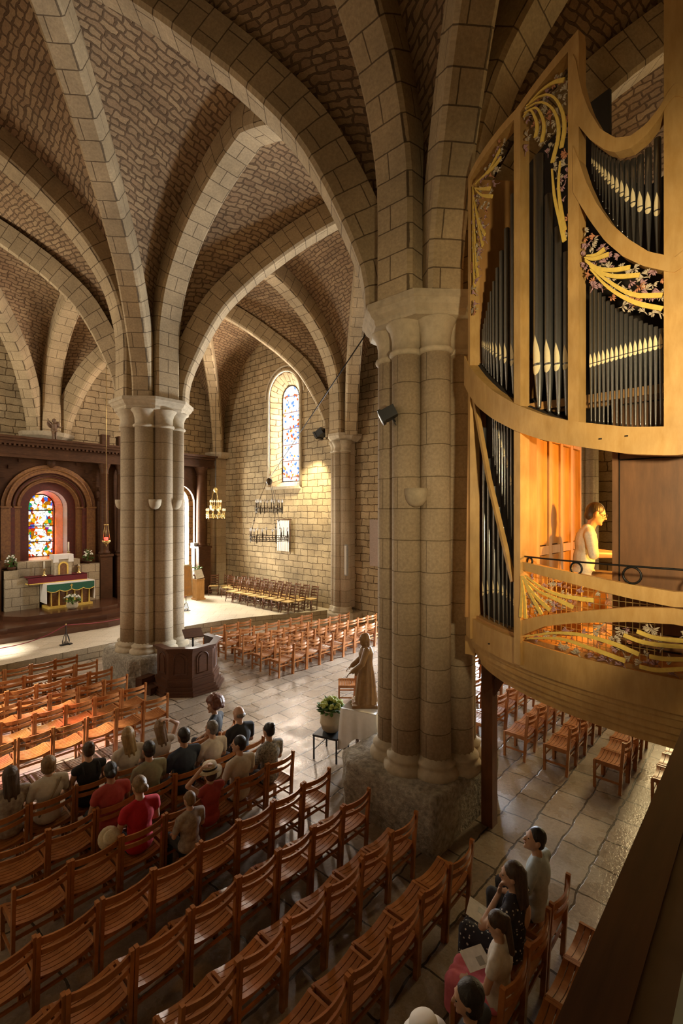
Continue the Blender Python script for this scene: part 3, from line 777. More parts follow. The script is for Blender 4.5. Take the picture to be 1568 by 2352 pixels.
foliage([(.775, 6.95), (.765, 8.5), (.51, 8.72), (.53, 8.5), (.6, 8.12), (.66, 7.7), (.705, 7.4), (.74, 7.0)], 80, .07, 1)
foliage([(.43, 8.28), (.43, 8.7), (.27, 8.74), (.268, 6.98), (.285, 7.2), (.312, 7.75), (.345, 8.05), (.375, 8.25)], 62, .08, 2)
foliage([(.228, 7.28), (.16, 6.88), (.1, 6.66), (.012, 6.46), (.012, 6.09), (.1, 6.27), (.2, 6.62), (.228, 6.74)], 62, .08, 3)
foliage([(.43, 3.5), (.425, 3.9), (.25, 3.84), (.12, 3.80), (.19, 3.72), (.3, 3.62)], 40, .08, 4)
foliage([(.4, 3.27), (.3, 3.41), (.2, 3.5), (.06, 3.6), (-.1, 3.62), (-.12, 3.26), (.12, 3.24), (.3, 3.24)], 58, .085, 5)

# balustrade rails, lattice and handrail
mb = MB(); band(mb, PE, P1, tb([(0, 3.905), (.1, 3.93), (.25, 3.98), (.457, 4.035)]), tb([(0, 3.78), (.1, 3.81), (.25, 3.875), (.457, 3.95)]), -.03, .03, 26); mb.build('balustrade_top_rail', M_OAK, org)
mb = MB(); band(mb, PE, P1, tb([(0, 3.775), (.1, 3.74), (.25, 3.62), (.35, 3.53), (.457, 3.41)]), tb([(0, 3.645), (.1, 3.615), (.25, 3.515), (.35, 3.42), (.457, 3.235)]), -.025, .04, 26); mb.build('balustrade_arched_rail', M_OAK, org)
mb = MB()
for k in range(24):
    p = .45 - k * .018
    mb.sweep([F(p, 3.22, -.10), F(p, 3.9, -.10)], FT(p), .006, .006)
for k in range(12):
    z = 3.26 + k * .055
    mb.sweep([F(.45 - .04 * i, z, -.10) for i in range(11)], (0, 0, 1), .006, .006)
mb.build('wire_lattice', M_BRASS, org)
mb = MB(); mb.tube([F(.457 - .03 * i, 4.085, .0) for i in range(26)], .009, 6)
for p, r in ((.42, .035), (.252, .055), (.10, .07), (-.06, .075)):
    c = F(p, 4.085 - r - .008, 0)
    mb.tube([c + FT(p) * r * math.cos(a * PI / 10) + V((0, 0, r * math.sin(a * PI / 10))) for a in range(21)], .010, 6)
mb.build('iron_handrail', M_IRON, org)
for p in (.105, .17, .6): MB().lathe([(.0005, -.01), (.012, -.01), (.013, .0)], 8, F(p, 5.2 if p < .5 else 3.05, .085)).build('bolt_head', M_IRON, org)

# console niche
def panel_wall(name, lo, hi, axis, m, panels):
    mb = MB(); mb.b2(lo, hi)
    for (u0, z0, u1, z1) in panels:
        for (a, b, c, d) in ((u0, z0, u1, z0 + .03), (u0, z1 - .03, u1, z1), (u0, z0, u0 + .03, z1), (u1 - .03, z0, u1, z1)):
            if axis == 'y': mb.b2((a, lo[1] - .03, b), (c, lo[1], d))
            else: mb.b2((lo[0] - .03, a, b), (lo[0], c, d))
        if axis == 'y': mb.b2((u0 + .06, lo[1] - .01, z0 + .06), (u1 - .06, lo[1], z1 - .06))
        else: mb.b2((lo[0] - .01, u0 + .06, z0 + .06), (lo[0], u1 - .06, z1 - .06))
    return mb.build(name, m, org)
def grid_panels(name, axis, plane, u0, u1, zs, n, th=.03, wm=None):
    # framed panelling: boards set in front of a dark back with open joints between them
    mb = MB(); g = .013; sw = .10; cw = (u1 - u0) / n
    def bd(a, b, c, d, k):
        lo, hi = plane - k, plane
        mb.b2((a, lo, c), (b, hi, d)) if axis == 'y' else mb.b2((lo, a, c), (hi, b, d))
    for i in range(n + 1):
        c = u0 + i * cw; bd(max(u0, c - sw / 2), min(u1, c + sw / 2), zs[0], zs[-1], th)
    for z in zs:
        for i in range(n): bd(u0 + i * cw + sw / 2 + g, u0 + (i + 1) * cw - sw / 2 - g, max(zs[0], z - sw / 2), min(zs[-1], z + sw / 2), th)
    for z, z2 in zip(zs, zs[1:]):
        for i in range(n): bd(u0 + i * cw + sw / 2 + g, u0 + (i + 1) * cw - sw / 2 - g, z + sw / 2 + g, z2 - sw / 2 - g, th * .5)
    p = mb.build(name, wm or M_OAKP, org)
    q = MB()
    q.b2((u0, plane, zs[0]), (u1, plane + .03, zs[-1])) if axis == 'y' else q.b2((plane, u0, zs[0]), (plane + .03, u1, zs[-1]))
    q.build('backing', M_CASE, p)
grid_panels('niche_back_panel', 'y', 2.04, 5.12, 7.16, [3.24, 4.1, 5.45, 6.3], 5, .04)
grid_panels('console_cabinet', 'x', 5.16, -1.0, 1.16, [3.24, 3.5, 5.1, 5.62], 3, .03, M_OAKSHADE)
MB().b2((5.2, .2, 3.24), (6.9, .75, 4.0)).build('console_desk', M_OAKP, org)
mb = MB()
for k in range(2): mb.b2((5.35, .75 - .02 + .1 * (1 - k), 3.98 + .07 * k), (6.75, .98 - .02 + .1 * (1 - k) - .02, 4.01 + .07 * k))
mb.build('keyboard', M_PAPER, org)
MB().b2((5.25, .55, 4.2), (6.85, .62, 4.62)).build('music_desk', M_OAKP, org)
mb = MB(); mb.b2((5.1, -1.0, 5.62), (8.2, 2.2, 5.7))
for k in range(9): mb.b2((5.2 + k * .3, -1, 5.59), (5.26 + k * .3, 2.15, 5.62))
mb.build('niche_ceiling', M_OAKP, org)
b = thing('organ_bench', 'long wooden organ bench under the seated organist', 'bench', (5.98, 1.66, 3.24))
MB().b2((-.6, -.16, .52), (.6, .16, .56)).build('seat', M_OAKP, b)
for sx in (-.52, .52): MB().b2((sx - .03, -.14, 0), (sx + .03, .14, .52)).build('leg', M_OAKP, b)
pl = thing('pedal_lamp', 'small low lamp lighting the organ pedals behind the balustrade', 'lamp', (5.72, 1.02, 3.24))
MB().lathe([(.05, 0), (.05, .02), (.012, .03), (.012, .10)], 10).build('base', M_BRASS, pl)
MB().lathe([(.03, .10), (.07, .15), (.06, .2), (.01, .23)], 10).build('lamp_bulb', glow('pedal_bulb', (1, .55, .12), 25), pl)
lamp = thing('music_lamp', 'small console lamp lighting the music desk in front of the organist', 'lamp', (6.0, .60, 4.62))
MB().cap((0, -.0, .02), (0, .06, .16), .012).build('stem', M_BRASS, lamp)
MB().lathe([(.02, .20), (.06, .17), (.09, .13), (.085, .13), (.05, .165)], 12, (0, .08, 0)).build('lamp_shade', M_BRASS, lamp)
# ------------------------------------------------------------------ altar end
def frame_U(c, r0, r1, z0, zs, y0, y1, name, mat, parent):
    n = 20
    outer = [(c - r1, z0)] + [(c - r1, zs)] + [(c + r1 * math.cos(PI - PI * i / n), zs + r1 * math.sin(PI * i / n)) for i in range(1, n)] + [(c + r1, zs), (c + r1, z0)]
    inner = [(c + r0, z0), (c + r0, zs)] + [(c + r0 * math.cos(PI * i / n), zs + r0 * math.sin(PI * i / n)) for i in range(1, n)] + [(c - r0, zs), (c - r0, z0)]
    o, i2 = outer, inner[::-1]; m = len(o)
    vs, fs = [], []
    for (a, b), (d, e) in zip(o, i2): vs += [(a, y0, b), (d, y0, e), (d, y1, e), (a, y1, b)]
    for k in range(m - 1):
        for q in range(4): fs.append((4 * k + q, 4 * k + (q + 1) % 4, 4 * k + 4 + (q + 1) % 4, 4 * k + 4 + q))
    fs += [(3, 2, 1, 0), (4 * m - 4, 4 * m - 3, 4 * m - 2, 4 * m - 1)]
    return MB().add(vs, fs).build(name, mat, parent)
def column(parent, x, y, z0, z1, r, zp):
    MB().box((x, y, (z0 + zp) / 2), (r * 2.9, r * 2.9, zp - z0)).box((x, y, zp - .05), (r * 3.3, r * 3.3, .1)).box((x, y, z0 + .08), (r * 3.3, r * 3.3, .16)).build('pedestal', M_RWOOD, parent)
    MB().lathe([(r * 1.35, zp), (r * 1.4, zp + .06), (r * 1.1, zp + .12), (r * 1.05, zp + .2), (r, (zp + z1) / 2), (r * .88, z1 - .45), (r * 1.05, z1 - .42), (r * .9, z1 - .38), (r * 1.1, z1 - .2), (r * 1.45, z1 - .03), (r * 1.5, z1)], 18, (x, y, 0)).build('column', M_RWOOD, parent)
rt = thing('altar_screen', 'huge dark carved wooden altar screen framing the glowing arched window', 'altar screen', (0, 0, 0))
C = 6.45
hole = [(C + 1.66, 2.4), (C + 1.66, 4.74)] + [(C + 1.66 * math.cos(PI * i / 20), 4.74 + 1.66 * math.sin(PI * i / 20)) for i in range(1, 20)] + [(C - 1.66, 4.74), (C - 1.66, 2.4)]
MB().plate([(2.6, .36), (9.6, .36), (9.6, 7.3), (2.6, 7.3)], lambda a, b, w: (a, 21.72 + w, b), .14, [hole]).build('panel', M_RWOOD, rt)
frame_U(C, 1.38, 1.70, 2.4, 4.74, 21.66, 21.95, 'painted_arch', M_GOLDPAINT, rt)
frame_U(C, 1.22, 1.38, 2.4, 4.74, 21.76, 22.1, 'painted_arch', M_REDPAINT, rt)
frame_U(C, 1.02, 1.22, 2.4, 4.74, 21.86, 22.2, 'painted_arch', M_GOLDPAINT, rt)
frame_U(C, .70, 1.02, 2.4, 4.74, 22.0, 22.5, 'painted_arch', M_REDPAINT, rt)
for r, y in ((1.30, 21.74), (1.54, 21.64), (1.12, 21.84)):
    MB().tube([(C + r * math.cos(PI * i / 24), y, 4.74 + r * math.sin(PI * i / 24)) for i in range(25)], .035, 6).build('arch_roll', M_RWOOD if r == 1.3 else M_GOLDPAINT, rt)
for sx in (-1, 1):
    for r in (1.54, 1.12):
        MB().box((C + sx * r, 21.7 + (.15 if r < 1.3 else 0), 4.74), (.36 if r > 1.3 else .26, .2, .07)).build('impost', M_GOLDPAINT, rt)
for x in (3.3, 4.42, 8.42, 9.12): column(rt, x, 21.42, .36, 6.62, .17, 2.75)
co = MB()
for z, h, d in ((6.62, .1, .62), (6.72, .32, .5), (7.04, .08, .62), (7.12, .1, .72), (7.22, .1, .84), (7.32, .08, .92)): co.b2((2.6, 21.86 - d, z), (9.6, 21.9, z + h))
for k in range(46): co.b2((2.65 + k * .15, 21.15, 7.05), (2.72 + k * .15, 21.3, 7.12))
co.build('cornice', M_RWOOD, rt)
for x in (8.42, 9.12): MB().box((x, 21.4, 7.62), (.3, .3, .44)).box((x, 21.4, 7.83), (.36, .36, .05)).build('finial', M_RWOOD, rt)
for x0, x1 in ((2.7, 4.15), (8.65, 8.9)):
    MB().b2((x0, 21.66, 2.9), (x1, 21.72, 6.3)).build('raised_panel', M_RWOOD, rt)
mb = MB()
for k in range(14):
    a = PI * (k + .5) / 14; mb.box((C + 1.95 * math.cos(a), 21.70, 4.9 + 1.95 * math.sin(a)), (.16, .06, .14))
mb.lathe([(.02, -.2), (.14, -.08), (.17, .05), (.1, .2), (.02, .26)], 10, (C, 21.66, 6.5))
mb.build('leaf_carving', M_RWOOD, rt)
r2 = thing('side_altar_screen', 'dark wooden side altar screen with column beside the bright window', 'altar screen', (0, 0, 0))
h2 = [(c, d) for c, d in arch2(12.25, .95, .5, 5.0, 16)]
MB().plate([(10.1, .36), (13.95, .36), (13.95, 7.0), (10.1, 7.0)], lambda a, b, w: (a, 22.2 + w, b), .14, [h2]).build('panel', M_RWOOD, r2)
for x in (10.9, 13.45): column(r2, x, 21.98, .36, 6.85, .24, 2.8)
MB().box((13.12, 22.05, 2.0), (.14, .18, 1.7)).box((13.12, 22.02, 2.9), (.3, .3, .14)).build('side_pilaster', M_GREY, r2)
co = MB()
for z, h, d in ((6.85, .1, .5), (6.95, .3, .4), (7.25, .1, .55), (7.35, .1, .72)): co.b2((10.0, 22.3 - d, z), (14.1 + d * .12, 22.34, z + h))
co.build('cornice', M_RWOOD, r2)
frame_U(12.25, .93, 1.12, .5, 5.0, 22.14, 22.25, 'arch_moulding', M_RWOOD, r2)

# cherub over the screen
ch = MB()
ch.cap((0, 0, .42), (0, 0, .60), .10, .09); ch.ell((0, 0, .78), (.075, .085, .09)); ch.cap((0, 0, .66), (0, 0, .72), .04)
ch.cap((-.05, 0, .42), (-.07, -.10, .22), .065, .05); ch.cap((-.07, -.10, .22), (-.06, -.04, .03), .05, .035); ch.cap((.05, 0, .42), (.05, .02, .22), .065, .05); ch.cap((.05, .02, .22), (.06, .0, .03), .05, .035)
ch.cap((-.09, 0, .60), (-.20, -.05, .68), .04, .032); ch.cap((-.20, -.05, .68), (-.24, -.06, .82), .032, .022)
ch.cap((.09, 0, .60), (.2, -.04, .52), .04, .032); ch.cap((.2, -.04, .52), (.27, -.1, .58), .032, .022)
ch.ell((0, -.0, .40), (.13, .12, .07)); ch.ell((.02, .0, .01), (.16, .12, .04))
o = fuse('cherub_statue', ch, M_CHERUB, .012, None, 2, (6.42, 21.2, 7.39))
tag(o, 'small dark cherub statue with raised arm on the screen cornice', 'statue')
wg = MB()
for s in (-1, 1): wg.ell((.12 * s, .09, .62), (.1, .02, .16), 8, 6, Matrix.Rotation(.5 * s, 3, 'Y'))
wg.build('wing', M_CHERUB, o)

# masonry altar block, shelf, tabernacle
ma = MB()
ma.b2((4.75, 21.0, .86), (5.85, 21.66, 2.05)); ma.b2((4.75, 21.2, 2.05), (5.25, 21.66, 2.35))
ma.b2((7.3, 21.2, .86), (8.15, 21.66, 2.4)); ma.b2((5.2, 21.3, 2.05), (7.4, 21.95, 2.62)); ma.b2((5.85, 21.5, .86), (7.3, 21.66, 2.05))
tag(ma.build('masonry_altar', stone('altar_masonry', (.50, .42, .29), (.42, .34, .22), (.2, .15, .1), .55, .34, .012, .6)), 'old rough stone altar block below the glowing window', 'altar')
sh = thing('altar_shelf', 'long shelf draped in dark crimson cloth under the tabernacle', 'shelf', (6.45, 21.0, 2.06))
MB().b2((-1.05, -.3, -.08), (1.0, .28, 0)).build('board', M_DWOOD, sh)
MB().b2((-1.06, -.32, -.24), (1.01, -.305, .02)).b2((-1.06, -.32, .0), (1.01, .29, .02)).build('crimson_cloth', M_RED, sh)
MB().b2((-1.06, -.325, -.25), (1.01, -.30, -.21)).b2((-1.07, -.325, -.25), (-1.03, .28, -.21)).build('gold_fringe', M_GILT, sh)
tb_ = thing('tabernacle', 'pale stone tabernacle with draped top on the crimson shelf', 'tabernacle', (6.62, 21.0, 2.08))
MB().b2((-.30, -.2, 0), (.30, .2, .62)).build('body', M_TAB, tb_)
mb = MB().b2((-.36, -.24, .62), (.36, .24, .80)); mb.b2((-.36, -.25, .5), (-.18, -.2, .72)); mb.b2((.18, -.25, .5), (.36, -.2, .72)); mb.build('white_drape', M_WHITE, tb_)
frame_U(0, .12, .18, .02, .34, -.225, -.2, 'door_arch', M_GILT, tb_)
MB().plate(arch2(0, .12, .02, .34, 10), lambda a, b, w: (a, -.212 + w, b), .012).build('door', M_GOLDPAINT, tb_)
def candlestick(x, y, z, h, lab):
    t = thing('candlestick', lab, 'candlestick', (x, y, z))
    MB().lathe([(.09, 0), (.09, .03), (.03, .06), (.045, .12), (.02, .18), (.02, .24), (.06, .27), (.06, .28)], 12).build('holder', M_BRASS, t)
    MB().lathe([(.03, .28), (.03, .28 + h), (.008, .29 + h)], 10).build('candle', M_CANDLE, t)
candlestick(5.98, 20.88, 2.08, .28, 'brass candlestick with short white candle left of the tabernacle')
candlestick(7.22, 20.9, 2.08, .05, 'brass candlestick with burnt down candle right of the tabernacle')
candlestick(7.12, 21.75, 2.62, .40, 'brass candlestick with tall candle against the window reveal')
def bouquet(name, x, y, z, lab, cat, pot=None, s=1.0, seed=1, leaf=M_LEAF, petal=M_PETAL, npet=26, spread=.2, hgt=.3):
    t = thing(name, lab, cat, (x, y, z)); rn = random.Random(seed)
    ph = .0
    if pot: ph = pot(t)
    g = MB(); f = MB()
    for k in range(int(npet * 2.2)):
        a = rn.uniform(0, 2 * PI); r = spread * math.sqrt(rn.random()); zz = ph + hgt * rn.uniform(.05, .9) * (1 - .5 * r / spread)
        M = Matrix.Rotation(a, 3, 'Z') @ Matrix.Rotation(rn.uniform(-.9, .6), 3, 'Y')
        g.ell((r * math.cos(a), r * math.sin(a), zz), (.055 * s, .028 * s, .008 * s), 6, 4, M)
    for k in range(8):
        a = rn.uniform(0, 2 * PI); r = spread * .7 * math.sqrt(rn.random())
        g.tube([(0, 0, ph - .02), (r * .5 * math.cos(a), r * .5 * math.sin(a), ph + hgt * .5), (r * math.cos(a), r * math.sin(a), ph + hgt)], .006, 5)
    for k in range(npet):
        a = rn.uniform(0, 2 * PI); r = spread * .95 * math.sqrt(rn.random()); zz = ph + hgt * (1 - .55 * (r / spread) ** 2) * rn.uniform(.7, 1.05)
        f.ell((r * math.cos(a), r * math.sin(a), zz), (.034 * s, .034 * s, .026 * s), 7, 5)
    g.build('foliage', leaf, t); f.build('blossom', petal, t); return t
def bowlpot(t): MB().lathe([(.10, 0), (.17, .03), (.21, .12), (.19, .22), (.2, .25), (.18, .25), (.16, .2)], 16).build('pot', M_CREAM, t); return .22
def darkpot(t): MB().lathe([(.06, 0), (.14, .05), (.16, .12), (.15, .13)], 12).build('bowl', M_DWOOD, t); return .1
bouquet('flower_pot', 6.64, 19.88, .865, 'cream bowl of white flowers on the dais before the altar', 'flowers', bowlpot, 1.3, 3, npet=24, spread=.28, hgt=.36)
bouquet('flower_arrangement', 5.0, 21.3, 2.35, 'white flower arrangement left of the altar window', 'flowers', darkpot, 1.0, 4, npet=22, spread=.2, hgt=.5)
bouquet('flower_arrangement', 7.75, 21.4, 2.4, 'white flower arrangement right of the altar window', 'flowers', darkpot, 1.0, 5, npet=22, spread=.22, hgt=.5)

# altar table
al = thing('altar_table', 'white draped altar table with green scalloped front and gilt colonnettes', 'altar', (6.75, 20.72, .865))
MB().b2((-.72, -.3, .08), (.72, .34, .88)).build('body', M_GOLDPAINT, al)
MB().b2((-.80, -.38, 0), (.80, .4, .09)).build('plinth', M_GILT, al)
for k in range(6):
    x = -.68 + k * .272
    MB().lathe([(.04, .09), (.028, .13), (.026, .72), (.045, .8), (.045, .86)], 10, (x, -.34, 0)).build('colonnette', M_GILT, al)
MB().b2((-.85, -.42, .93), (.85, .42, .955)).b2((-.87, -.42, .22), (-.845, .42, .955)).b2((.845, -.42, .22), (.87, .42, .955)).build('white_cloth', M_WHITE, al)
sc = [(-.84, .93)] + [(-.84 + 1.68 * i / 40, .70 - .07 * abs(math.sin(PI * i / 10))) for i in range(41)] + [(.84, .93)]
MB().plate(sc, lambda a, b, w: (a, -.425 - w, b), .012).build('green_frontal', M_GREEN, al)
MB().tube([(-.84 + 1.68 * i / 40, -.44, .70 - .07 * abs(math.sin(PI * i / 10))) for i in range(41)], .016, 5).build('gold_braid', M_GILT, al)
MB().b2((-.012, -.445, .74), (.012, -.437, .9)).b2((-.05, -.445, .83), (.05, -.437, .855)).build('cross_emblem', M_GILT, al)
# dais
da = thing('altar_dais', 'polished dark wood stepped dais under the altar', 'dais', (0, 0, 0), 0, None, 'structure')
for pl, z0, z1 in (([(3.2, 18.25), (4.9, 18.05), (7.2, 17.95), (8.6, 18.3), (9.5, 19.2), (9.6, 21.7), (3.2, 21.7)], .36, .53),
                   ([(3.6, 19.0), (4.3, 18.75), (7.4, 18.6), (8.3, 18.9), (9.0, 19.6), (9.2, 21.7), (3.6, 21.7)], .53, .70),
                   ([(4.5, 20.2), (5.0, 19.5), (7.5, 19.3), (8.2, 19.55), (8.6, 20.2), (8.8, 21.7), (4.5, 21.7)], .70, .865)):
    MB().prism(pl, z0, z1).build('step', M_DAIS, da)
# sanctuary lamp
sl = thing('sanctuary_lamp', 'hanging brass sanctuary lamp with red flame on a long chain', 'lamp', (7.54, 19.0, 3.42))
MB().lathe([(.004, -.2), (.02, -.17), (.012, -.13), (.05, -.1), (.14, -.02), (.15, .04), (.12, .05)], 14).build('bowl', M_BRASS, sl)
MB().lathe([(.05, .02), (.075, .1), (.07, .16), (.03, .17)], 10).build('red_glass', M_LAMPRED, sl)
mb = MB(); mb.lathe([(.085, .62), (.085, .66), (.02, .68)], 10)
for k in range(3): mb.tube([(.14 * math.cos(k * 2.1), .14 * math.sin(k * 2.1), .04), (.07 * math.cos(k * 2.1), .07 * math.sin(k * 2.1), .62)], .007, 5)
mb.tube([(0, 0, .66), (0, 0, 9.2)], .008, 5); mb.build('chain', M_BRASS, sl)
# rope barrier
def stanchion(x, y, lab):
    t = thing('rope_stanchion', lab, 'stanchion', (x, y, .36))
    mb = MB()
    mb.tube([(0, 0, 0), (0, 0, .62)], .014, 7)
    for a in (0, PI / 2, PI, 3 * PI / 2):
        ca, sa = math.cos(a + .4), math.sin(a + .4)
        mb.tube(smooth_path([(ca * .04, sa * .04, .34), (ca * .07, sa * .07, .28), (ca * .13, sa * .13, .12), (ca * .10, sa * .10, .03), (ca * .05, sa * .05, .05), (ca * .07, sa * .07, .10)], 12), .010, 5)
        mb.tube([(ca * .1, sa * .1, .012), (ca * .17, sa * .17, .012)], .010, 5)
    mb.build('scrolled_stand', M_IRON, t)
    MB().ell((0, 0, .64), (.025, .025, .025), 8, 6).build('finial', M_BRASS, t)
    mb = MB(); mb.box((0, 0, .012), (.34, .16, .02)); mb.build('foot', M_IRON, t)
    return t
stanchion(5.36, 16.6, 'black wrought iron rope stanchion on the platform before the altar')
stanchion(10.62, 18.53, 'black wrought iron rope stanchion just right of the far pillar')
rp = MB(); rp.tube(smooth_path([(5.36, 16.6, .98), (4.7, 16.6, .72), (3.9, 16.65, .6), (2.9, 16.7, .66), (2.2, 16.75, .95)], 24), .014, 6)
tag(rp.build('barrier_rope', M_ROPE), 'crimson barrier rope sagging left of the altar stanchion', 'rope')
rp = MB(); rp.tube(smooth_path([(5.36, 16.6, .98), (6.6, 17.0, .80), (8.0, 17.5, .74), (9.4, 18.1, .80), (10.62, 18.53, .98)], 24), .014, 6)
tag(rp.build('barrier_rope', M_ROPE), 'crimson barrier rope running behind the far pillar', 'rope')
# right chancel: picture, pedestal, plant
o = thing('leaning_picture', 'large ochre tapestry picture leaning under the bright window', 'picture', (12.35, 21.75, .36))
mb = MB(); mb.sweep([(0, 0, 0), (0, .22, 1.5)], (1, 0, 0), 1.0, .03); mb.build('canvas', M_ORANGEPIC, o)
mb = MB()
for sx in (-.5, .5): mb.sweep([(sx, -.01, 0), (sx, .21, 1.5)], (1, 0, 0), .07, .05)
mb.sweep([(-.5, .2, 1.5), (.5, .2, 1.5)], (0, .15, 1), .07, .05); mb.build('frame', M_CREAM, o)
o = thing('wooden_pedestal', 'square light oak pedestal in front of the side altar column', 'pedestal', (12.4, 20.5, .36))
MB().b2((-.2, -.2, 0), (.2, .2, 1.0)).build('body', M_OAKP, o); MB().b2((-.24, -.24, 0), (.24, .24, .07)).b2((-.22, -.22, .95), (.22, .22, 1.0)).build('moulding', M_OAKP, o)
o = thing('open_book', 'tilted pale book on the light oak pedestal', 'book', (12.4, 20.42, 1.37))
mb = MB(); mb.sweep([(0, -.10, .02), (0, .14, .40)], (1, -.4, 0), .36, .05); mb.build('pages', M_TAB, o)
mb = MB(); mb.sweep([(0, .10, .0), (0, .16, .28)], (1, -.4, 0), .1, .03); mb.build('rest', M_DWOOD, o)
def stem(t): MB().lathe([(.10, 0), (.13, .1), (.12, .14)], 10).build('pot', M_DWOOD, t); return .12
bouquet('green_plant', 12.62, 20.95, 1.5, 'spiky green plant behind the book', 'plant', stem, 1.4, 9, M_LEAF, M_LEAF, 6, .3, .35)
o = thing('plant_stand', 'small dark stand carrying the spiky green plant', 'stand', (12.62, 20.95, .36))
MB().box((0, 0, 1.1), (.3, .3, .08)).build('top', M_DWOOD, o); MB().tube([(0, 0, 0), (0, 0, 1.08)], .05, 8).build('leg', M_DWOOD, o)
# banner, speakers, notice, spotlights
o = thing('wall_banner', 'pale hanging textile banner on the right wall behind the chandelier', 'banner', (14.93, 17.25, 2.7))
vs, fs = [], []
for i in range(21):
    y = .42 - .84 * i / 20; d = -.025 * math.sin(i * 1.7) - .02
    vs += [(d, y, 0), (d * .6, y, 1.45)]
for i in range(20): fs.append((2 * i, 2 * i + 2, 2 * i + 3, 2 * i + 1))
MB().add(vs, fs, None, 0, True).build('cloth', M_WHITE, o)
MB().tube([(-.02, -.5, -.1), (-.02, -.5, 1.55)], .02, 6).tube([(-.02, .5, 1.5), (-.02, -.6, 1.5)], .015, 6).build('pole', M_DWOOD, o)
o = thing('column_speaker', 'slim white column loudspeaker on the right wall pier', 'speaker', (14.34, 12.75, 2.0))
MB().b2((-.05, -.07, 0), (.05, .07, 1.25)).build('body', M_GREY, o); MB().b2((-.056, -.05, .05), (-.05, .05, 1.2)).build('grille', M_WHITE, o)
tag(MB().b2((14.965, 11.4, 2.4), (14.995, 12.05, 4.25)).build('notice_panel', plain('pale_panel', (.52, .42, .36), .7)), 'pale blank panel on the right wall beside the near pillar', 'panel')
def spot(loc, tgt, s, lab, lit):
    t = thing('spotlight', lab, 'spotlight', loc)
    d = (V(tgt) - V(loc)).normalized(); q = d.to_track_quat('Z', 'Y').to_matrix()
    MB().box((0, 0, 0), (.24 * s, .16 * s, .20 * s), M=q).box(q @ V((0, 0, .12 * s)), (.28 * s, .19 * s, .05 * s), M=q).build('housing', M_BLACK, t)
    MB().box(q @ V((0, 0, .148 * s)), (.22 * s, .14 * s, .006), M=q).build('lens', lit, t)
    mb = MB(); mb.tube([(0, 0, -.02), (.12 * s, -.02 * s, -.10 * s), (.24 * s, -.05 * s, -.08 * s)], .012, 6); mb.tube(smooth_path([(.05, 0, -.05), (.14, -.05, -.18), (.2, -.06, -.1), (.16, -.04, 0)], 12), .006, 5)
    mb.build('bracket', M_BLACK, t)
    return t
spot((5.62, 4.16, 5.98), (4.6, 5.6, 5.1), 1.0, 'black spotlight fixed to the near pillar shaft', M_GREY)
spot((14.25, 14.05, 7.85), (14.0, 15.6, 6.9), 1.7, 'small black spotlight by the capital right of the tall window', glow('lit_lens', (1, .8, .5), 4))

# chandeliers
def chandelier(name, x, y, z, lab, r1, r2, gap, metal, bulb, n1, n2, top, wireto, bs=1.0):
    t = thing(name, lab, 'chandelier', (x, y, z))
    for r, zz, nb in ((r1, 0, n1), (r2, gap, n2)):
        mb = MB()
        for h in (-.07, .07): mb.tube([(r * math.cos(a * PI / 20), r * math.sin(a * PI / 20), zz + h) for a in range(41)], .013, 5)
        for k in range(nb * 3):
            a = 2 * PI * k / (nb * 3); mb.tube([(r * math.cos(a), r * math.sin(a), zz - .07), (r * math.cos(a + .06), r * math.sin(a + .06), zz), (r * math.cos(a), r * math.sin(a), zz + .07)], .011, 4)
        for k in range(6):
            a = 2 * PI * k / 6 + .2; mb.tube([(r * math.cos(a), r * math.sin(a), zz - .15), (r * math.cos(a), r * math.sin(a), zz - .08), (r * math.cos(a), r * math.sin(a), zz + .09), (r * math.cos(a), r * math.sin(a), zz + .17)], [.006, .028, .028, .006], 6)
        mb.build('ring', metal, t)
        for k in range(nb):
            a = 2 * PI * k / nb; c = (r * math.cos(a), r * math.sin(a), zz)
            cd = MB().lathe([(.035, .07), (.03, .09), (.014, .10), (.014, .26)], 8, c).build('candle_holder', metal, t)
            MB().lathe([(.014, .26), (.03 * bs, .29), (.026 * bs, .33), (.004, .39)], 8, c).build('bulb', bulb, cd)
    mb = MB()
    for k in range(3):
        a = 2 * PI * k / 3 + .5
        mb.tube([(r2 * math.cos(a), r2 * math.sin(a), gap + .08), (.1 * math.cos(a), .1 * math.sin(a), top)], .009, 5)
        mb.tube([(r1 * math.cos(a), r1 * math.sin(a), .08), (r2 * math.cos(a), r2 * math.sin(a), gap - .08)], .009, 5)
        for q in (.35, .65): mb.ell((r1 + (r2 - r1) * q) * math.cos(a) and ((r1 + (r2 - r1) * q) * math.cos(a), (r1 + (r2 - r1) * q) * math.sin(a), .08 + (gap - .16) * q), (.028, .028, .028), 6, 5)
    mb.ell((0, 0, top + .05), (.11, .11, .13), 10, 8)
    mb.build('chain', metal, t)
    w = MB(); w.tube([(0, 0, top + .15)] + [V(p) - V((x, y, z)) for p in wireto], .012, 5); w.build('suspension_wire', M_IRON, t)
    return t
chandelier('ring_chandelier', 10.75, 13.17, 3.62, 'black two-tier iron ring chandelier hanging in the right aisle', .66, .46, 1.0, M_BRONZE, M_BULBOFF, 12, 12, 1.95, [(6.15, 4.83, 7.68)])
chandelier('ring_chandelier', 13.55, 20.8, 4.35, 'gold two-tier chandelier hanging by the corner shaft beyond', .45, .27, .42, M_GOLD, M_BULB, 10, 8, 1.25, [(13.55, 20.8, 11.0)], 1.2)

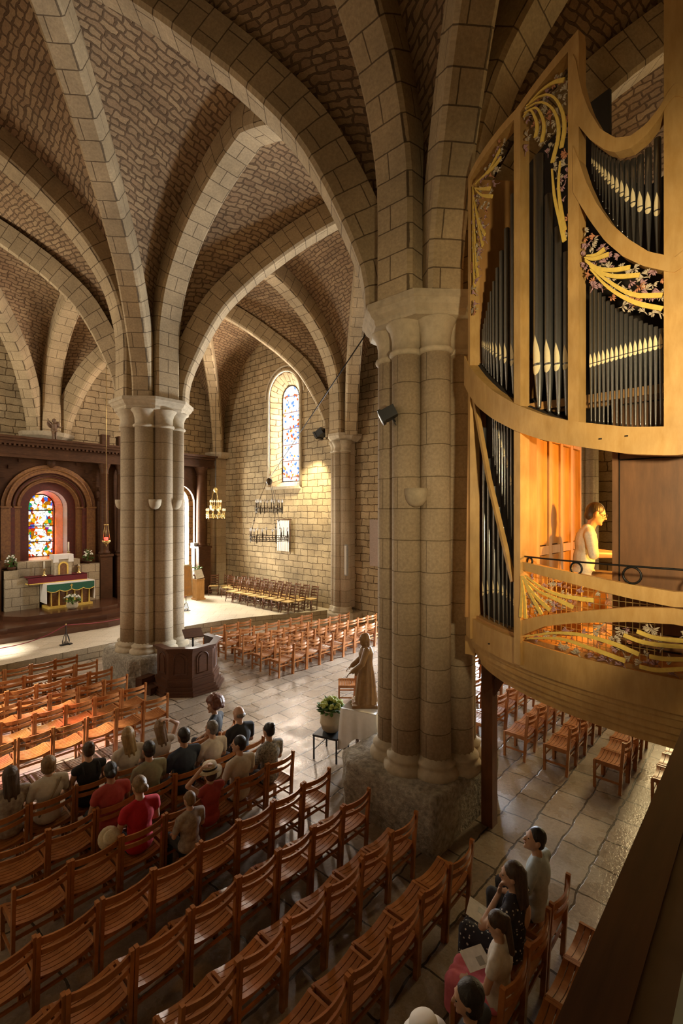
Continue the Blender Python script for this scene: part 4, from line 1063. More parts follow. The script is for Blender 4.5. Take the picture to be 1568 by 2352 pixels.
# pulpit
pu = thing('wooden_pulpit', 'dark octagonal wooden pulpit with arched panels before the far pillar', 'pulpit', (6.62, 11.45, 0))
def octo(r, k0, k1): return [(r * math.cos(PI / 8 + k * PI / 4), r * math.sin(PI / 8 + k * PI / 4)) for k in range(k0, k1 + 1)]
faces = (3, 4, 5, 6, 7)   # panels facing left, front and right; open at the back
def ring(mb, r0, r1, za, zb, k0=3, k1=8):
    o, i = octo(r1, k0, k1), octo(r0, k0, k1)[::-1]
    return mb.prism(o + i, za, zb)
ring(MB(), .70, .76, .32, 1.12).build('body', M_DWOOD, pu)
mb = MB(); ring(mb, .66, .95, 0, .06); ring(mb, .66, .91, .06, .12); ring(mb, .68, .86, .12, .2); ring(mb, .68, .80, .2, .32); ring(mb, .70, .82, .32, .37); ring(mb, .7, .79, .37, .41); mb.build('base_moulding', M_DWOOD, pu)
mb = MB(); ring(mb, .66, .86, 1.12, 1.17); ring(mb, .68, .80, 1.05, 1.12); mb.build('top_rail', M_DWOOD, pu)
for k in range(3, 8):
    a = PI / 8 + (k + .5) * PI / 4; d = V((math.cos(a), math.sin(a), 0)); s = V((-d.y, d.x, 0)); c = d * (.76 * math.cos(PI / 8))
    mb = MB()
    pts = [(-.16, .5), (-.16, .86)] + [(-.16 * math.cos(PI * i / 10), .86 + .16 * math.sin(PI * i / 10)) for i in range(1, 10)] + [(.16, .86), (.16, .5), (-.16, .5)]
    mb.tube([c + s * u + V((0, 0, z)) for u, z in pts], .016, 5)
    mb.plate([(u * .65, (z - .7) * .8 + .7) for u, z in pts[:-1]], lambda u, z, w: c + s * u + V((0, 0, z)) + d * (w), .012)
    mb.build('arched_panel', M_DWOOD, pu)
MB().prism(octo(.69, 0, 7), .0, .14).build('floor_board', M_DWOOD, pu)
bs = thing('bible_stand', 'slim stand with sloping board inside the pulpit', 'lectern', (6.85, 11.6, .14))
MB().tube([(0, 0, 0), (0, 0, 1.12)], .025, 8).build('stem', M_IRON, bs)
mb = MB(); mb.sweep([(-.05, -.16, 1.08), (.05, .16, 1.24)], (1, -.3, 0), .5, .025); mb.build('board', M_DWOOD, bs)
o = MB().b2((-.25, -.2, 0), (.22, .15, .17)).b2((-.22, .15, 0), (.2, .38, .34)).build('pulpit_step', M_DWOOD, None, (5.80, 11.72, 0), .25)
tag(o, 'low dark wooden step between the pulpit and the pillar plinth', 'step')

# statue on draped table, flower urn on stand
tbx = thing('draped_table', 'small table under a white cloth beside the near pillar', 'table', (6.84, 5.61, 0), .3)
MB().b2((-.32, -.32, .95), (.32, .32, .99)).build('table_top', M_DWOOD, tbx)
for sx in (-.28, .28):
    for sy in (-.28, .28): MB().b2((sx - .025, sy - .025, 0), (sx + .025, sy + .025, .95)).build('leg', M_DWOOD, tbx)
cl = MB(); vs, fs = [], []; n = 64
for i in range(n):
    a = 2 * PI * i / n; ca, sa = math.cos(a), math.sin(a); m = max(abs(ca), abs(sa)); x, y = .345 * ca / m, .345 * sa / m
    corner = (abs(ca * sa) * 2) ** 3
    drop = .50 + .24 * corner; fl = .03 * math.sin(i * 1.15) + .06 * corner
    vs += [(x * .98, y * .98, 1.0), (x, y, .985), (x * (1 + fl), y * (1 + fl), 1.0 - drop * .5), (x * (1 + 1.5 * fl), y * (1 + 1.5 * fl), 1.0 - drop)]
for i in range(n):
    for k in range(3): fs.append((4 * i + k, 4 * ((i + 1) % n) + k, 4 * ((i + 1) % n) + k + 1, 4 * i + k + 1))
fs.append(tuple(4 * i for i in range(n)))
o = cl.add(vs, fs, None, 0, True).build('white_tablecloth', M_WHITE, None, (6.84, 5.61, 0), .3)
tag(o, 'white cloth draped over the table below the wooden statue', 'tablecloth')
o = thing('leaning_board', 'dark framed board leaning against the pillar plinth below the white cloth', 'board', (6.2, 5.46, 0))
mb = MB(); mb.sweep([(0, 0, .02), (.10, -.13, .55)], (1, .9, 0), .34, .03); mb.build('board', M_DWOOD, o)
st = thing('flower_stand', 'low black metal plant stand beside the white draped table', 'plant stand', (6.52, 6.17, 0), .30)
MB().b2((-.28, -.25, .42), (.28, .25, .455)).build('top', M_BLACK, st)
for sx in (-.26, .26):
    for sy in (-.23, .23): MB().b2((sx - .013, sy - .013, 0), (sx + .013, sy + .013, .42)).build('leg', M_BLACK, st)
MB().b2((-.26, -.235, .16), (.26, -.225, .175)).b2((-.26, .225, .16), (.26, .235, .175)).build('stretcher', M_BLACK, st)
def urn(t): MB().lathe([(.12, 0), (.17, .04), (.205, .15), (.215, .16), (.215, .20), (.21, .21), (.20, .30), (.165, .38), (.175, .41), (.15, .41), (.14, .36)], 20).build('pot', M_CREAM, t); return .36
bouquet('hydrangea_pot', 6.52, 6.17, .456, 'round cream pot of lime green hydrangeas on the black stand', 'plant', urn, 1.25, 7, M_LEAF, M_LIME, 46, .24, .26)
# ------------------------------------------------------------------ chairs
def make_chair():
    t = thing('wooden_chair', 'slatted wooden chair', 'chair')
    rl = lambda x: -.06 * (1 - (x / .235) ** 2)
    xs = [-.235 + .47 * i / 10 for i in range(11)]
    mb = MB()
    for k in range(7):
        y = .055 + k * .058
        mb.sweep([(x, y, .455 - .042 * (1 - (x / .235) ** 2)) for x in xs], (0, 1, 0), .05, .014)
    mb.build('seat', M_CHAIR, t)
    fm = MB()
    for s in (-1, 1): fm.b2((s * .235 - .014, .03, .40), (s * .235 + .014, .42, .462))
    fm.b2((-.235, .395, .385), (.235, .415, .42)).b2((-.235, .04, .385), (.235, .06, .42))
    fm.build('seat_frame', M_CHAIR, t)
    for z, h in ((.795, .062), (.70, .045)):
        MB().sweep([(x, rl(x) * .9, z) for x in xs], (0, 1, 0), .02, h).build('back_rail', M_CHAIR, t)
    for s in (-1, 1):
        MB().sweep([(s * .245, .045, 0), (s * .245, .02, .45), (s * .245, -.012, .86)], (1, 0, 0), .034, .046).build('back_post', M_CHAIR, t)
        MB().b2((s * .245 - .018, .395, 0), (s * .245 + .018, .435, .455)).build('leg', M_CHAIR, t)
    st = MB()
    for s in (-1, 1): st.b2((s * .245 - .01, .05, .16), (s * .245 + .01, .41, .19))
    st.b2((-.235, .40, .26), (.235, .42, .29)).b2((-.235, .03, .30), (.235, .05, .33)); st.build('stretcher', M_CHAIR, t)
    return t
def make_ladder():
    t = thing('ladder_back_chair', 'ladder-back chair', 'chair')
    xs = [-.19 + .38 * i / 8 for i in range(9)]
    MB().plate([(-.19, .02), (.19, .02), (.23, .42), (-.23, .42)], lambda a, b, w: V((a, b, .445 + w)), .04).build('rush_seat', M_RUSH, t)
    for z in (.58, .70, .82, .94):
        MB().sweep([(x, -.035 * (1 - (x / .19) ** 2) - (z - .45) * .12, z + .012 * (1 - (x / .19) ** 2)) for x in xs], (0, 1, 0), .014, .06).build('ladder_slat', M_LADW, t)
    for s in (-1, 1):
        MB().tube([(s * .19, .05, 0), (s * .19, .02, .45), (s * .19, -.04, .8), (s * .19, -.075, 1.03)], [.019, .02, .019, .015], 8).build('back_post', M_LADW, t)
        MB().tube([(s * .225, .44, 0), (s * .218, .41, .2), (s * .22, .41, .46)], [.016, .02, .021], 8).build('leg', M_LADW, t)
    st = MB()
    for s in (-1, 1):
        for z in (.14, .26): st.tube([(s * .2, .04, z), (s * .22, .42, z)], .011, 6)
    for z in (.2, .32): st.tube([(-.22, .42, z), (.22, .42, z)], .011, 6)
    st.tube([(-.19, .04, .2), (.19, .04, .2)], .011, 6); st.build('stretcher', M_LADW, t)
    return t
OD = ['first', 'second', 'third', 'fourth', 'fifth', 'sixth', 'seventh', 'eighth', 'ninth', 'tenth', 'eleventh', 'twelfth', 'thirteenth']
CF, CR = V((.741, .672, 0)), V((.672, -.741, 0))
def seen(x, y, z, m=70):   # does the photograph reach this spot
    d = CF.x * x + CF.y * y
    if d < .4: return None
    px = 784 + 1100 * (CR.x * x + CR.y * y) / d; py = 1176 - 1100 * (z - 4.55) / d
    return (px, py) if -m < px < 1568 + m and py < 2352 + m else None
proto = make_chair(); used = [False]
def chair(x, y, rz, label, group):
    if not used[0]:
        used[0] = True; proto.location = (x, y, 0); proto.rotation_euler = (0, 0, rz); tag(proto, label, None, group); return proto
    return dup(proto, (x, y, 0), rz, label, group)
def jit(): return RND.uniform(-.012, .012), RND.uniform(-.035, .035)
# block before the altar platform
for r, (y, xe) in enumerate([(13.4, 4.6), (12.6, 4.79), (11.75, 4.80), (10.95, 4.82), (10.1, 4.84), (9.2, 4.88)]):
    for k in range(9):
        x = xe - .26 - .53 * k
        if not seen(x, y, .6): continue
        dx, a = jit()
        chair(x + dx, y + dx, a * .6, 'brown slatted chair %s from the aisle in the %s row behind the altar platform' % (OD[k], OD[r]), 'front left block of slatted chairs')
# near block under and behind the audience
rowsA = [(7.0, 'front row of the seated audience'), (6.28, 'second row of the seated audience'), (5.55, 'third row of the seated audience'),
         (4.78, 'first empty row behind the audience'), (4.05, 'second empty row behind the audience'), (3.3, 'third empty row behind the audience'), (2.55, 'last empty row behind the audience')]
for y, nm in rowsA:
    for k in range(9):
        x = 4.75 - .53 * k
        if y > 6.9 and k == 0: continue
        if not seen(x, y + .2, .6, 40): continue
        dx, a = jit()
        chair(x + dx, y + dx, a * .5, 'dark slatted chair %s from the aisle in the %s' % (OD[k], nm), 'near left block of slatted chairs')
chair(4.80, 7.02, .45, 'dark slatted chair turned slightly under the woman with curly red hair', 'near left block of slatted chairs')
for k, x in enumerate((4.93, 4.36, 3.84, 3.12, 2.60)):
    chair(x, 1.58 if k < 3 else 1.40, 0, 'slatted chair %s from the right in the row of the seated family' % OD[k], 'row of the seated family')
for k, x in enumerate((4.78, 4.28, 3.78)):
    chair(x + .12, 1.02, 0, 'slatted chair %s from the right in the row behind the seated family' % OD[k], 'row behind the seated family')
# right block beyond the pulpit
for r, y in enumerate([10.03, 10.83, 11.68, 12.55, 13.4]):
    for k in range(11):
        x = 8.80 + .53 * k
        if x > 14.1 or not seen(x, y, .6): continue
        if x > (14.1, 14.1, 13.5, 12.1, 10.1)[r]: continue
        dx, a = jit()
        chair(x + dx, y + dx, a * .5, 'orange slatted chair %s from the left in the %s row beyond the pulpit' % (OD[k], OD[r]), 'right block of slatted chairs beyond the pulpit')
# right block under the organ gallery
for r, y in enumerate([1.0, 1.8, 2.62, 3.34, 4.15, 4.95, 5.75, 6.5]):
    for k in range(10):
        x = 8.93 + .53 * k
        s = seen(x, y, .8, 30)
        if not s: continue
        if 860 < s[0] < 1065: continue
        if s[0] > 1065 and s[1] < 1490 + (s[0] - 1080) * .32: continue
        if s[0] < 860: continue
        dx, a = jit()
        chair(x + dx, y + dx, a * .5, 'slatted chair %s from the left in the %s row under the organ gallery' % (OD[k], OD[r]), 'slatted chairs under the organ gallery')
chair(8.78, 7.48, .74, 'single slatted chair standing alone behind the wooden statue', None)
lp = make_ladder(); nl = 0
def ladder(x, y, rz, label):
    global nl
    if nl == 0: lp.location = (x, y, .36); lp.rotation_euler = (0, 0, rz); tag(lp, label, None, 'ladder-back chairs on the platform')
    else: dup(lp, (x, y, .36), rz, label, 'ladder-back chairs on the platform')
    nl += 1
for r, (x, y0, n) in enumerate([(13.45, 15.0, 8), (13.98, 14.95, 9), (14.50, 14.75, 10)]):
    for k in range(n):
        ladder(x + RND.uniform(-.03, .03), y0 + .56 * k, PI / 2 + RND.uniform(-.1, .1), 'rush-seated ladder-back chair %s from the pier in the %s row by the wall' % (OD[k], OD[r]))
for k, (x, y, a) in enumerate([(13.75, 21.2, 2.4), (14.2, 20.7, 2.2), (13.95, 20.1, 1.9)]):
    ladder(x, y, a, 'shaded ladder-back chair %s from the corner shaft' % OD[k])

# ------------------------------------------------------------------ people
def skinm(n, c): return plain(n, c, .5, 0, 8, .12)
SK = skinm('skin_fair', (.56, .34, .23)); SK2 = skinm('skin_tan', (.42, .24, .15))
M_EYE = plain('eye_dark', (.02, .015, .012), .2); M_LIPS = plain('lips', (.40, .16, .13), .5)
def hairm(n, c): return plain(n, c, .45, 0, 55, .5, .6, stretch=(1, 1, .25), bdist=.012)
H_BLK = hairm('hair_black', (.022, .016, .012)); H_BRN = hairm('hair_brown', (.075, .04, .02)); H_RED = hairm('hair_auburn', (.16, .045, .018))
H_BLD = hairm('hair_blonde', (.42, .27, .11)); H_DBL = hairm('hair_dark_blonde', (.27, .16, .07)); H_GRY = hairm('hair_grey', (.20, .17, .14))
def dotted(name):
    m, nt, out = newmat(name)
    v = N(nt, 'ShaderNodeTexVoronoi'); v.inputs['Scale'].default_value = 26; nt.links.new(coords(nt, 'Object'), v.inputs['Vector'])
    finish(nt, out, ramp(nt, v.outputs['Distance'], [(.20, (.75, .75, .72)), (.24, (.03, .03, .045))]), .85); return m
def cl(n, c, c2=None, sc=25, amt=.2): return plain(n, c, .85, 0, sc, amt, .2, c2=c2)
C_BLK = cl('black_jersey', (.018, .018, .022)); C_NAVY = cl('navy_shirt', (.035, .05, .085)); C_WHT = cl('white_shirt', (.66, .60, .52))
C_RED = cl('red_tshirt', (.50, .012, .025)); C_RED2 = cl('coral_top', (.42, .06, .05)); C_OLV = cl('olive_shirt', (.25, .24, .16))
C_PAT = cl('speckled_shirt', (.50, .48, .44), (.05, .05, .06), 40); C_FLO = cl('floral_blouse', (.46, .40, .32), (.20, .15, .14), 18)
C_DOT = dotted('dotted_dress'); C_BLUE = cl('pale_blue_shirt', (.46, .52, .54)); C_PINK = cl('pink_skirt', (.80, .22, .30), (.60, .14, .2), 12)
C_BEI = cl('beige_shirt', (.50, .50, .43), (.40, .40, .34), 60); C_JEAN = cl('dark_trousers', (.05, .05, .06)); C_TAN = cl('tan_shorts', (.30, .22, .13)); C_BRN = cl('brown_shorts', (.10, .065, .04))
M_STRAW = plain('straw', (.66, .56, .38), .8, 0, 60, .25, .3)
MIR = lambda p, s: (p[0] * s, p[1], p[2])
ARMS = {'lap': ((.235, .20, .75), (.11, .43, .62), (-.25, .9, -.35)), 'raised': ((.33, .22, 1.16), (.13, .12, 1.31), (-.9, -.1, .35)),
        'book': ((.24, .22, .76), (.10, .44, .80), (-.3, .9, .1)), 'keys': ((.24, .20, .80), (.15, .47, .79), (0, 1, -.1)),
        'chin': ((.20, .38, .74), (.07, .27, 1.03), (-.2, -.1, 1)), 'hat': ((.34, .22, 1.14), (.15, .13, 1.37), (-.8, -.1, .2))}
def hand(b, w, d, sd, up):
    w, d, up = V(w), V(d).normalized(), V(up)
    s = d.cross(up).normalized(); up = s.cross(d).normalized()
    R = Matrix((s, d, up)).transposed()
    b.ell(w + d * .045, (.040, .055, .017), 10, 8, R)
    for k, (o, L) in enumerate(((-.027, .062), (-.009, .072), (.010, .068), (.028, .052))):
        p0 = w + d * .085 + s * o; p1 = p0 + d * L * .5 - up * .012; p2 = p1 + d * L * .42 - up * .026
        b.cap(p0, p1, .0095, .009, 8); b.cap(p1, p2, .009, .008, 8)
    p0 = w + d * .03 - s * sd * .035; p1 = p0 + d * .035 - s * sd * .030 - up * .008
    b.cap(p0, p1, .012, .0105, 8); b.cap(p1, p1 + d * .03 - s * sd * .004 - up * .012, .0105, .009, 8)
def person(label, x, y, z=0, rz=0, sk=SK, top=C_WHT, bot=C_JEAN, hair=H_BRN, style='short', sleeve='short', arms=('lap', 'lap'), yaw=0, pitch=0, k=1.0, lower='trousers', lean=0., seat=.455, extra=None, w=1.0):
    dz = seat - .455
    T = lambda p: V((p[0] * k * w, (p[1] + lean * max(0, p[2] - .5)) * k, (p[2]) * k + dz + (1 - k) * .36))
    b = MB()
    def torso(m, f, ext=True):
        m.ell(T((0, .18, .55)), (.165 * f * w, .125 * f, .12 * f), 14, 10); m.ell(T((0, .16, .72)), (.138 * f * w, .10 * f, .18 * f), 14, 10)
        m.ell(T((0, .145, .90)), (.158 * f * w, .105 * f, .17 * f), 14, 10)
        for s in (-1, 1): m.cap(T((.05 * s, .14, 1.035)), T((.175 * s, .14, .995)), .055 * f, .062 * f)
    torso(b, k)
    b.cap(T((0, .145, 1.02)), T((0, .165, 1.14)), .056 * k, .052 * k)
    Hc = T((0, .175, 1.225))
    HM = Matrix.Rotation(yaw, 3, 'Z') @ Matrix.Rotation(-pitch, 3, 'X')
    hd = lambda p: HM @ (V(p) * k) + Hc
    b.ell(Hc, (.074 * k, .093 * k, .108 * k), 16, 12, HM)
    b.ell(hd((0, .030, -.058)), (.056 * k, .062 * k, .062 * k), 12, 8, HM)
    b.cap(hd((0, .088, .012)), hd((0, .108, -.026)), .011 * k, .016 * k, 8)
    b.cap(hd((-.035, .078, .022)), hd((.035, .078, .022)), .014 * k, .014 * k, 8); b.ell(hd((0, .082, -.055)), (.024 * k, .016 * k, .012 * k), 8, 6, HM)
    b.ell(hd((0, .078, -.098)), (.022 * k, .02 * k, .018 * k), 8, 6, HM)
    for s in (-1, 1): b.ell(hd((.078 * s, -.005, -.008)), (.012 * k, .024 * k, .034 * k), 8, 6, HM)
    el, wr = {}, {}
    for s, nm in ((-1, arms[0]), (1, arms[1])):
        e, wv, d = ARMS[nm]; e, wv = T(MIR(e, s)), T(MIR(wv, s)); d = V(MIR(d, s)); el[s], wr[s] = e, wv
        b.cap(T((.185 * s, .14, .985)), e, .050 * k, .040 * k); b.cap(e, wv, .041 * k, .027 * k)
        hand(b, wv, d, s, (0, 0, 1) if nm not in ('chin',) else (0, 1, 0))
    kn, an = {}, {}
    for s in (-1, 1):
        hp, kn[s], an[s] = T((.09 * s, .19, .53)), T((.11 * s, .58, .52)), V((.115 * s * k, .58 * k, .09))
        b.cap(hp, kn[s], .082 * k, .060 * k); b.cap(kn[s], an[s], .058 * k, .040 * k)
        b.cap(an[s] + V((0, -.02, -.03)), an[s] + V((.01 * s, .15 * k, -.05)), .042 * k, .034 * k)
    root = fuse('person', b, sk, .0095, None, 3, (x, y, z), rz)
    tag(root, label, 'person')
    c = MB(); torso(c, k * 1.10)
    for s in (-1, 1):
        sh = T((.185 * s, .14, .985))
        if sleeve == 'short': c.cap(sh, sh.lerp(el[s], .62), .064 * k, .060 * k)
        elif sleeve == 'long': c.cap(sh, el[s], .062 * k, .052 * k); c.cap(el[s], el[s].lerp(wr[s], .35), .053 * k, .048 * k)
        elif sleeve == 'rolled': c.cap(sh, el[s], .064 * k, .056 * k)
        elif sleeve == 'cap': c.cap(sh, sh.lerp(el[s], .3), .066 * k, .066 * k)
    if sleeve == 'rolled': c.cap(T((-.05, .12, 1.07)), T((.05, .12, 1.07)), .045 * k, .045 * k)
    fuse('shirt', c, top, .013, root, 4)
    c = MB(); f = 1.13
    c.ell(T((0, .18, .55)), (.172 * k * w, .135 * k, .125 * k), 14, 10)
    for s in (-1, 1):
        hp = T((.09 * s, .19, .53))
        if lower == 'shorts': c.cap(hp, hp.lerp(kn[s], .85), .093 * k, .078 * k)
        elif lower == 'skirt':
            c.cap(hp, kn[s], .10 * k, .09 * k); c.cap(kn[s], kn[s].lerp(an[s], .45), .09 * k, .10 * k)
        else: c.cap(hp, kn[s], .092 * k, .070 * k); c.cap(kn[s], an[s], .070 * k, .056 * k)
    if lower == 'skirt':
        c.cap(T((0, .25, .53)), T((0, .58, .50)), .09 * k, .09 * k); c.cap(T((0, .60, .50)), T((0, .60, .30)), .08 * k, .10 * k)
    fuse('skirt' if lower == 'skirt' else 'shorts' if lower == 'shorts' else 'trousers', c, bot, .013, root, 4)
    h = MB()
    E3 = lambda p, r, M=None: h.ell(hd(p), [q * k for q in r], 14, 10, HM)
    if style != 'bald': E3((0, -.016, .026), (.083, .096, .099))
    else: E3((0, -.030, -.015), (.080, .080, .052))
    if style == 'short': E3((0, -.045, -.03), (.072, .062, .06))
    if style in ('bob',): E3((0, -.035, -.04), (.096, .082, .085)); E3((0, -.03, .03), (.095, .10, .098))
    if style == 'long':
        E3((0, -.03, .02), (.092, .098, .105)); h.cap(hd((0, -.07, .0)), T((0, .055, 1.02)), .08 * k, .045 * k)
        for s in (-1, 1): h.cap(hd((.055 * s, -.05, -.02)), T((.07 * s, .065, 1.0)), .046 * k, .022 * k); h.cap(hd((.03 * s, -.07, -.03)), T((.035 * s, .045, .95)), .04 * k, .018 * k)
    if style in ('bun',): h.ell(hd((0, -.075, .095)), (.045 * k, .042 * k, .042 * k), 10, 8); E3((0, -.04, -.02), (.074, .066, .06))
    if style in ('lowbun',): h.ell(hd((0, -.115, -.01)), (.05 * k, .045 * k, .05 * k), 10, 8); E3((0, -.04, -.02), (.076, .066, .06))
    if style == 'tail': h.cap(hd((0, -.10, .02)), T((0, .03, 1.02)), .045 * k, .03 * k); E3((0, -.04, -.02), (.074, .066, .06))
    if style == 'afro':
        E3((0, -.035, .03), (.13, .115, .125))
        rn = random.Random(3)
        for q in range(120):
            u = rn.uniform(-.3, 1); a = rn.uniform(0, 2 * PI); rr = math.sqrt(max(0, 1 - u * u))
            p = (rr * math.cos(a) * .145, -.03 + rr * math.sin(a) * .13, .03 + u * .14)
            if p[1] > .05 and p[2] < .07: continue
            h.ell(hd(p), (.040, .040, .040), 8, 6)
    fuse('hair', h, hair, .009 if style != 'afro' else .011, root, 2)
    e = MB()
    for s in (-1, 1): e.ell(hd((.031 * s, .083, .004)), (.011 * k, .008 * k, .007 * k), 8, 6, HM)
    e.build('eyes', M_EYE, root)
    MB().ell(hd((0, .094, -.056)), (.021 * k, .008 * k, .006 * k), 8, 6, HM).build('mouth', M_LIPS, root)
    if extra == 'glasses':
        g = MB()
        for s in (-1, 1):
            c = [hd((.033 * s + .026 * math.cos(a * PI / 8), .104, .002 + .020 * math.sin(a * PI / 8))) for a in range(17)]
            g.tube(c, .0028, 5); g.tube([hd((.059 * s, .104, .006)), hd((.08 * s, .02, .008))], .0028, 5)
        g.tube([hd((-.008, .106, .006)), hd((.008, .106, .006))], .0028, 5); g.build('glasses', M_BLACK, root)
    if extra in ('hat', 'sunhat'):
        cc = hd((0, -.012, .052)); g = MB()
        g.lathe([(.085, 0), (.155, -.012), (.158, -.006), (.098, .008), (.096, .06), (.085, .085), (.02, .09)], 20, cc, 0, True, 0, HM); g.build('straw_hat', M_STRAW if extra == 'hat' else M_WHITE, root)
        if extra == 'hat': MB().lathe([(.100, .008), (.101, .03), (.097, .032)], 20, cc, 0, True, 0, HM).build('hat_band', M_BLACK, root)
    if extra == 'bag':
        g = MB(); g.tube(smooth_path([T((-.15, .04, .62)), T((0, .02, .85)), T((.13, .06, 1.04))], 10), .012, 6); g.build('bag_strap', C_TAN, root)
    if extra == 'straps':
        g = MB()
        for s in (-1, 1): g.tube(smooth_path([T((.10 * s, .03, .92)), T((.11 * s, .06, 1.03)), T((.10 * s, .15, 1.06))], 8), .010, 6)
        g.build('shoulder_straps', C_BLK, root)
    if extra == 'backpatch':
        MB().ell(T((.03, .035, .88)), (.08 * k, .012, .10 * k), 12, 8).build('skin_cutout', sk, root)
    return root
A = ('lap', 'lap')
person('person with curly auburn hair in a black top at the front row aisle end', 4.72, 7.02, 0, .55, SK2, C_BLK, C_JEAN, H_RED, 'afro', 'cap', A, .9)
person('person with arms raised to the head in a pale sleeveless top', 3.66, 7.0, 0, 0, SK, C_WHT, C_JEAN, H_DBL, 'long', 'none', ('lap', 'raised'), -.5, .2, .95)
person('person with wavy blonde hair in a white shirt in the front audience row', 3.16, 7.0, 0, 0, SK, C_WHT, C_JEAN, H_BLD, 'long', 'short', A, -.4, .1)
person('person with a high bun and thin black straps in the front audience row', 2.60, 7.0, 0, 0, SK, C_BLK, C_BLK, H_BRN, 'bun', 'none', A, .1, 0, .97, extra='straps')
person('person with a blonde bob and a shoulder bag strap over a white top', 2.10, 7.0, 0, 0, SK, C_WHT, C_TAN, H_DBL, 'bob', 'short', A, -.1, 0, .97, extra='bag')
person('person with long brown hair in a floral blouse at the left frame edge', 1.68, 7.05, 0, 0, SK, C_FLO, C_JEAN, H_BRN, 'long', 'short', A, 0, 0, .98)
person('balding person in a black shirt at the aisle end of the second audience row', 4.66, 6.30, 0, 0, SK, C_BLK, C_JEAN, H_GRY, 'bald', 'short', A, .25, 0, 1.05, w=1.08)
person('person with dark hair in a white shirt beside the balding person', 4.12, 6.26, 0, 0, SK, C_WHT, C_JEAN, H_GRY, 'short', 'short', A, .3, 0, 1.0)
person('person with short dark hair in a navy shirt in the second audience row', 3.66, 6.28, 0, 0, SK2, C_NAVY, C_JEAN, H_BLK, 'short', 'short', A, .15, 0, 1.04, w=1.06)
person('person with short dark hair in an olive grey shirt in the second audience row', 3.14, 6.30, 0, 0, SK2, C_OLV, C_JEAN, H_BLK, 'short', 'short', A, 0, 0, 1.02)
person('person with dark hair in a coral red top in the second audience row', 2.58, 6.20, 0, 0, SK2, C_RED2, C_JEAN, H_BLK, 'lowbun', 'cap', A, -.2, .1, .98)
person('person with knotted black hair in a speckled shirt at the aisle end', 4.66, 5.55, 0, 0, SK, C_PAT, C_JEAN, H_BLK, 'bun', 'short', A, .1, 0, 1.0)
person('person with black hair in a white shirt looking left in the third audience row', 4.10, 5.53, 0, 0, SK, C_WHT, C_JEAN, H_BLK, 'short', 'short', A, .7, 0, 1.0)
person('person in a straw hat with a black band holding the hat', 3.52, 5.40, 0, 0, SK, C_RED2, C_JEAN, H_BRN, 'bob', 'none', ('hat', 'lap'), .4, .1, .86, extra='hat')
person('person in a bright red t-shirt with pinned up blonde hair', 2.66, 5.56, 0, 0, SK, C_RED, C_BLK, H_DBL, 'lowbun', 'cap', A, .15, .15, 1.0)
person('person with short light hair sunk low in the third audience row', 3.08, 5.16, 0, 0, SK, C_FLO, C_JEAN, H_DBL, 'short', 'short', A, .2, 0, .80)
hm = Matrix.Rotation(.9, 3, 'X') @ Matrix.Scale(.8, 3)
o = MB().lathe([(.02, .10), (.085, .095), (.096, .07), (.098, .01), (.155, -.012), (.158, -.004), (.1, .018)], 20, (0, 0, 0), 0, True, 0, hm).build('straw_hat', M_STRAW, None, (2.27, 5.63, .83))
tag(o, 'pale straw hat hung on a chair back beside the bright red t-shirt', 'hat')
person('person in a pale blue shirt looking up, rightmost of the seated family', 4.93, 1.64, 0, 0, SK, C_BLUE, C_JEAN, H_BLK, 'short', 'short', A, .75, -.28, 1.0, lower='trousers')
person('person with long brown hair in a dotted dark dress resting chin on hand', 4.34, 1.64, 0, 0, SK, C_DOT, C_DOT, H_BRN, 'long', 'cap', ('chin', 'lap'), .5, .05, .97, 'skirt', extra='backpatch')
person('person with long hair in a white top and pink skirt in the family row', 3.86, 1.58, 0, .1, SK, C_WHT, C_PINK, H_BRN, 'tail', 'cap', ('lap', 'lap'), .4, .35, .86, 'skirt')
person('dark-haired person at the bottom edge left of the pink skirt', 3.05, 1.42, 0, 0, SK, C_BLK, C_JEAN, H_BLK, 'bob', 'short', A, .6, .1, .95)
person('person in a white printed sun hat at the bottom frame edge', 2.68, 1.55, 0, 0, SK, C_WHT, C_JEAN, H_BRN, 'short', 'short', A, 0, .2, .86, extra='sunhat')
person('person in beige shirt and glasses playing the organ in orange lamplight', 5.92, 1.85, 3.15, PI + .40, SK2, C_BEI, C_BRN, H_BLK, 'short', 'rolled', ('keys', 'keys'), 0, .30, 1.06, 'shorts', .20, .56, 'glasses', 1.1)
def leaflet(x, y, z, rz, tilt, lab, w=.15, h=.21):
    mb = MB(); M = Matrix.Rotation(rz, 3, 'Z') @ Matrix.Rotation(tilt, 3, 'X')
    mb.box((0, 0, 0), (w, h, .003), M=M); o = mb.build('paper_leaflet', M_PAPER, None, (x, y, z)); tag(o, lab, 'paper')
    MB().box(M @ V((.03, -.03, .002)), (.06, .07, .002), M=M).build('printed_picture', M_GREY, o)
leaflet(4.21, 2.08, .78, .3, .35, 'white printed leaflet held above the lap of the dotted dress', .22, .2)
leaflet(3.84, 1.92, .70, -.5, .25, 'white sheet lying on the pink skirt', .22, .17)

